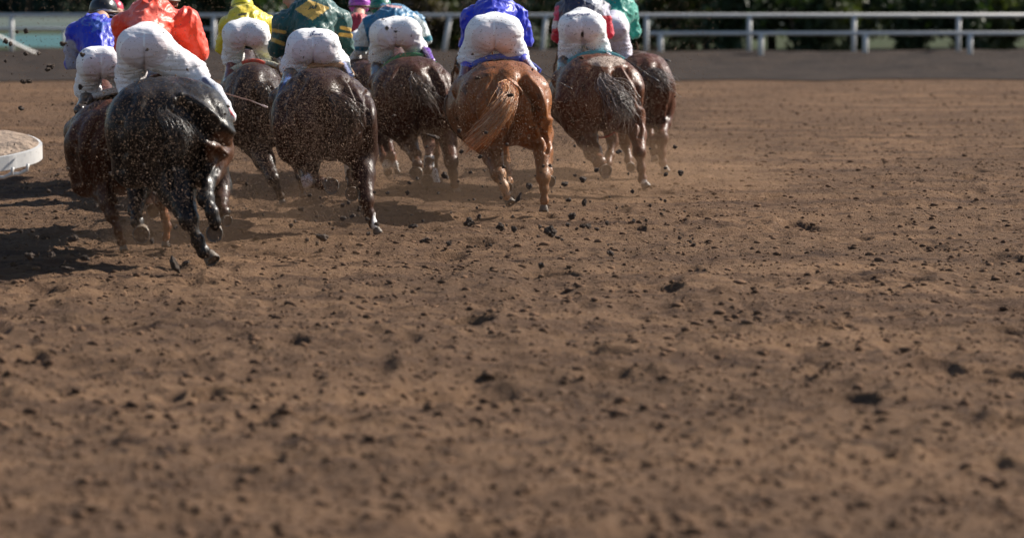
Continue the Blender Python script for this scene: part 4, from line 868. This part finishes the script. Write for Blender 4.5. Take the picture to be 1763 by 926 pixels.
big = [(948, 399, 9, 9, 'largest round dark clod, flying low to the right of the chestnut horse'), (808, 383, 8, 7, 'round dark clod flying below the chestnut horse on its left'), (862, 390, 8, 6, 'lumpy dark clod just below the left hind hoof of the chestnut horse'),
 (884, 395, 4.5, 4, 'small jagged clod right beside the lumpy one under the chestnut horse'), (712, 390, 8, 4, 'flat dark clod flying below the teal jockey\'s horse'), (730, 413, 7, 2.5, 'thin flat clod low in the middle of the track'), (773, 418, 5, 4, 'small pointed clod low in the middle of the track'),
 (556, 409, 11, 6, 'wide dark clod lying low beneath the dark green jockey\'s horse'), (36, 187, 6, 3.5, 'dark clod high above the rail cover at far left'), (10, 71, 5, 4, 'square dark clod in front of the slanting rail'), (18, 76, 3, 3, 'tiny clod beside the square one at the slanting rail'),
 (67, 93, 5, 3, 'dark clod flying over the foot of the slanting rail'), (87, 114, 7, 4.5, 'lumpy dark clod left of the blue jockey'), (127, 409, 10, 5, 'oval dark clod low at left, left of the brown horse\'s hooves'), (52, 441, 9, 6, 'large lumpy clod near the bottom left corner'),
 (90, 439, 6, 4, 'ragged clod low at left beside the larger lumpy one'), (145, 444, 11, 4, 'wide flat clod low at left under the oval one'), (302, 456, 6, 11, 'long upright clod left of the black horse\'s rear hoof'), (320, 453, 7, 4, 'knobbly clod nearest the black horse\'s rear hoof'),
 (116, 462, 9, 3, 'dark stick-like clod at lower left'), (880, 163, 6, 3, 'dark clod in front of the chestnut horse\'s tail'), (748, 236, 11, 3, 'long thin dark clod in front of the white-bandaged legs'), (765, 302, 6, 5, 'dark clod between the teal jockey\'s horse and the chestnut'),
 (893, 340, 4, 8, 'upright oval clod between the legs of the chestnut horse'), (910, 321, 5, 4, 'jagged clod between the legs of the chestnut horse, above the oval one'), (1006, 350, 4, 7, 'upright dark clod below the right-hand brown horse'), (985, 371, 6, 5, 'double-lobed clod low at right'),
 (1013, 388, 6, 4, 'curved small clod low at right, below the double-lobed one'), (972, 317, 6, 4, 'dark clod right of the chestnut horse\'s hind leg'), (141, 95, 4, 4, 'dark clod at the back edge of the blue jersey'), (138, 150, 5, 4, 'dark clod beside the blue jockey\'s knee'), (932, 457, 5, 4, 'small clod at the bottom, right of centre'), (1051, 437, 6, 5, 'soft brown clod at the bottom right of the track'),
 (205, 355, 6, 3, 'dark clod beside the brown horse\'s left hind leg'), (590, 375, 6, 4, 'clod in front of the dark brown horse\'s hooves'), (607, 372, 5, 3, 'smaller flat clod beside the dark brown horse\'s hooves')]
for i, (x, y, a, c, lb) in enumerate(big):
    dg = 11400/(y+25+25); clod(x, y, a, c, min(24.2 if y < 340 or x > 500 else 22.6, dg if y > 300 else 99), lb, i)
zones = [(0, 330, 170, 470, 60, 22.8, 'small dark dirt clod flying low in the left third of the track'), (400, 760, 300, 430, 50, 24.5, 'small dark dirt clod flying low in front of the middle horses'),
         (770, 1195, 240, 440, 95, 25.0, 'small dark dirt clod flying low at the right, around the chestnut horse'), (400, 1190, 60, 260, 36, 25.5, 'tiny dark clod in the air at rump height, right of the green jockey'), (100, 400, 60, 300, 20, 23, 'tiny dark dirt clod in the air in front of the two leftmost horses'), (0, 110, 40, 170, 10, 24, 'tiny dark clod in the air left of the blue jockey')]
for x0, x1, y0, y1, n, d, lb in zones:
    for i in range(n):
        a = 1.2+2.6*rng.rand()**2.2; x = rng.uniform(x0, x1); y = y0+(y1-y0)*rng.beta(1.6, 1.4); clod(x, y, a*rng.uniform(1, 1.6), a, min(d, 11400/(y+45)), lb, i)
# ------------------------------------------------------------------ the spray of fine dirt thrown up behind the horses
def specks(name, pts, sz, mat, lab, fl=(1, 1, 1)):
    n = len(pts); o8 = np.array([(1, 0, 0), (-1, 0, 0), (0, 1, 0), (0, -1, 0), (0, 0, 1), (0, 0, -1)], float)
    sc = sz[:, None, None]*rng.uniform(.45, 1.3, (n, 6, 1)); an = rng.uniform(0, 6.28, n); ca, sa = np.cos(an)[:, None], np.sin(an)[:, None]
    V = o8[None]*sc*np.array(fl); x = V[..., 0]*ca-V[..., 2]*sa; z = V[..., 0]*sa+V[..., 2]*ca; V = np.stack([x, V[..., 1], z], -1)+pts[:, None, :]
    t = np.array([(0, 2, 4), (2, 1, 4), (1, 3, 4), (3, 0, 4), (2, 0, 5), (1, 2, 5), (3, 1, 5), (0, 3, 5)])
    f = (t[None]+6*np.arange(n)[:, None, None]).reshape(-1, 3)
    return tag(mk(name, V.reshape(-1, 3), f, mat, smooth=False), lab, 'flying dirt', kind='stuff')
PT = []; SZ = []
for sp, num in zip(H, (8000, 11000, 12000, 25000, 19000, 3000, 14000, 18000, 9000, 0)):
    cx, top = sp['c']; W = sp['W']; d = sp['d']
    for i in range(num):
        u_ = rng.normal(0, .56); v_ = rng.beta(1.3, 1.35)
        x = cx-.15*W+u_*W*1.15; y = top-18+v_*(11400/d-25-top+30)
        dep = d-rng.uniform(.1, 1.6)
        p = P(x, y, dep)
        if p[2] < .02: continue
        PT.append(p); SZ.append((.0016+.0032*rng.rand()**3)*(1 if rng.rand() > .02 else 2.2))
for i in range(24000):                                       # thin scatter over the whole field
    x = rng.uniform(-20, 1240); y = rng.uniform(0, 460); dep = rng.uniform(21.5, 30); p = P(x, y, dep)
    if p[2] < .02: continue
    PT.append(p); SZ.append(.0015+.003*rng.rand()**2)
specks('dirt_spray', np.array(PT), np.array(SZ), M['specks'], 'spray of fine brown dirt specks in the air behind the galloping horses')
# clods lying on the churned surface
n = 42000; yy = 11+60*rng.rand(n)**1.4; xx = rng.uniform(-1, 1, n)*yy*.0
xx = rng.uniform(-.13, .23, n)*yy*1.0
zz = groundz(xx, yy); sz = .003+.009*rng.rand(n)**2+.020*rng.rand(n)**9
ph_ = (1+5**.5)/2; ic = np.array([(-1, ph_, 0), (1, ph_, 0), (-1, -ph_, 0), (1, -ph_, 0), (0, -1, ph_), (0, 1, ph_), (0, -1, -ph_), (0, 1, -ph_), (ph_, 0, -1), (ph_, 0, 1), (-ph_, 0, -1), (-ph_, 0, 1)])/1.9
it = np.array([(0, 11, 5), (0, 5, 1), (0, 1, 7), (0, 7, 10), (0, 10, 11), (1, 5, 9), (5, 11, 4), (11, 10, 2), (10, 7, 6), (7, 1, 8), (3, 9, 4), (3, 4, 2), (3, 2, 6), (3, 6, 8), (3, 8, 9), (4, 9, 5), (2, 4, 11), (6, 2, 10), (8, 6, 7), (9, 8, 1)])
V = ic[None]*sz[:, None, None]*rng.uniform(.65, 1.25, (n, 12, 1))*(rng.uniform(.8, 1.7, (n, 1, 1))*np.array([1, 0, 0])+rng.uniform(.8, 1.5, (n, 1, 1))*np.array([0, 1, 0])+np.array([0, 0, .75]))
V = V+np.stack([xx, yy, zz+sz*.15], 1)[:, None, :]
tag(mk('ground_clods', V.reshape(-1, 3), (it[None]+12*np.arange(n)[:, None, None]).reshape(-1, 3), M['crumb'], smooth=True), 'loose crumbs of dark dirt strewn over the track', 'loose dirt', kind='stuff')
# ------------------------------------------------------------------ trees and bushes beyond the rail
def foliage(seed, h, rad, n, leaf, low=.0, lobes=14):
    r = np.random.RandomState(seed); cs = []
    for i in range(lobes):
        z = low+(h-low)*r.rand(); w = rad*(1-.55*abs((z-low)/(h-low)-.35)); a = r.uniform(0, 6.28); q = w*.7*math.sqrt(r.rand()); cs.append((q*math.cos(a), q*math.sin(a), z, w*r.uniform(.28, .5)))
    cs = np.array(cs); k = r.randint(0, lobes, n); dv = r.normal(0, 1, (n, 3)); dv /= np.linalg.norm(dv, axis=1)[:, None]
    c = cs[k, :3]+dv*cs[k, 3:4]*(r.rand(n, 1)**.4); c[:, 2] = np.maximum(c[:, 2], .03)
    a = r.normal(0, 1, (n, 3)); a /= np.linalg.norm(a, axis=1)[:, None]; b = np.cross(a, r.normal(0, 1, (n, 3))); b /= np.linalg.norm(b, axis=1)[:, None]
    s = leaf*r.uniform(.6, 1.4, (n, 1)); V = np.stack([c-a*s, c+b*s*.5, c+a*s, c-b*s*.5], 1).reshape(-1, 3)
    return V, np.arange(4*n).reshape(-1, 4)
def trunk(seed, h, r0, lim=5):
    r = np.random.RandomState(seed); ps = [[((0, 0, -.1), r0), ((.1*r.randn(), .1*r.randn(), h*.4), r0*.75), ((.2*r.randn(), .2*r.randn(), h*.8), r0*.3)]]
    for i in range(lim):
        z = h*(.25+.4*r.rand()); a = r.uniform(0, 6.28); L_ = h*.3; ps.append([((0, 0, z), r0*.45), ((math.cos(a)*L_*.5, math.sin(a)*L_*.5, z+L_*.4), r0*.3), ((math.cos(a)*L_, math.sin(a)*L_, z+L_*.8), r0*.1)])
    return tubes(ps, 7)
def plant(name, seed, h, rad, n, leaf, mat, low, tr):
    V, f = foliage(seed, h, rad, n, leaf, low); me = mk('crown', V, f, M[mat], smooth=False); tv, tf = trunk(seed, h*.9, tr); tm = mk('trunk', tv, tf, M['bark'])
    a, b = me.data, tm.data; bpy.data.objects.remove(me); bpy.data.objects.remove(tm); return a, b
PK = {'tree_a': plant('t', 1, 7, 2.8, 5500, .16, 'leaf_a', .3, .16), 'tree_b': plant('t', 2, 6, 2.6, 5000, .16, 'leaf_b', .5, .13), 'bush_a': plant('b', 3, 2.6, 1.5, 3600, .10, 'leaf_a', 0, .05),
      'bush_b': plant('b', 4, 2.2, 1.4, 3200, .10, 'leaf_b', 0, .05), 'bush_c': plant('b', 5, 2.4, 1.5, 3200, .10, 'leaf_c', 0, .05), 'tree_d': plant('t', 6, 8, 4.2, 4500, .30, 'leaf_d', .1, .2)}
def put(kind, name, x, y, sc, rot, label, cat, group):
    e = empty(name, (x, y, 0), label, cat, group); e.rotation_euler = (0, 0, rot); e.scale = (sc, sc, sc)
    for nm, me in zip(('crown', 'trunk'), PK[kind]): o = bpy.data.objects.new(nm, me); C.objects.link(o); o.parent = e
rt_ = np.random.RandomState(12)
names = {'bush_a': 'dark green bush in the hedge row beyond the outer rail', 'bush_b': 'olive green bush in the hedge row beyond the outer rail', 'bush_c': 'brownish dry bush in the hedge row beyond the outer rail'}
x = -4.3; i = 0
while x < 24:
    k = ('bush_a', 'bush_a', 'bush_b', 'bush_a', 'bush_c', 'bush_b', 'bush_c', 'bush_b', 'bush_a', 'bush_b', 'bush_b', 'bush_a')[i % 12]
    if x > 7.5: k = ('bush_b', 'bush_a', 'bush_a')[i % 3]
    put(k, 'hedge_bush', x, 98.6+rt_.uniform(-.6, 1.6), rt_.uniform(.85, 1.15), rt_.uniform(0, 6), names[k], 'bush', 'bushes beyond the outer rail'); x += rt_.uniform(1.2, 1.9); i += 1
for i in range(15):
    k = ('tree_a', 'tree_b', 'tree_a')[i % 3]; put(k, 'leafy_tree', -4+2.1*i+rt_.uniform(-.4, .4), 103.5+rt_.uniform(-1, 3), rt_.uniform(.8, 1.1), rt_.uniform(0, 6), {'tree_a': 'dark green tree standing behind the bushes beyond the rail', 'tree_b': 'olive green tree standing behind the bushes beyond the rail'}[k], 'tree', 'trees behind the bushes')
for i in range(9):
    put('tree_d', 'distant_tree', -30+4.6*i+rt_.uniform(-1, 1), 232+rt_.uniform(-3, 6), rt_.uniform(.8, 1.1), rt_.uniform(0, 6), 'blurred blue-green tree far beyond the infield at left', 'tree', 'far trees at left')

# ------------------------------------------------------------------ dust hanging low round the legs
m = bpy.data.materials.new('dust'); m.use_nodes = True; n_ = m.node_tree.nodes; n_.remove(n_['Principled BSDF']); pv = n_.new('ShaderNodeVolumePrincipled')
pv.inputs['Color'].default_value = (.66, .42, .26, 1); pv.inputs['Density'].default_value = .042; pv.inputs['Anisotropy'].default_value = .3
m.node_tree.links.new(pv.outputs[0], n_['Material Output'].inputs['Volume'])
import bmesh
for k_, (px_, py_, sx_, sy_, sz_) in enumerate([(360, 440, 1.1, .9, .32), (210, 425, .9, .8, .26), (640, 385, 1.2, 1.2, .34), (480, 345, 1.0, 1.2, .28), (780, 335, 1.3, 1.4, .34), (690, 310, 1.0, 1.3, .28), (900, 360, 1.5, 1.5, .36), (1090, 325, 1.5, 1.6, .38), (1180, 315, 1.0, 1.4, .28)]):
    bm = bmesh.new(); bmesh.ops.create_icosphere(bm, subdivisions=4, radius=1); dd_ = 11400/(py_+25)
    for v_ in bm.verts:
        c_ = v_.co; k = 1+.35*float(fbm(np.array([c_.x*1.8+k_]), np.array([c_.y*1.8]), np.array([c_.z*1.8]), 3, 77)[0]); v_.co = Vector((c_.x*sx_*k, c_.y*sy_*k, max(c_.z*sz_*1.35*k+.08, -.10)))
    me = bpy.data.meshes.new('dust_puff'); bm.to_mesh(me); bm.free(); me.materials.append(m); o = bpy.data.objects.new('dust_puff', me); C.objects.link(o); o.location = (P(px_, py_, dd_)[0], dd_-.2, 0)
    tag(o, 'thin brown dust hanging round the hooves of the horses', 'dust', kind='stuff')
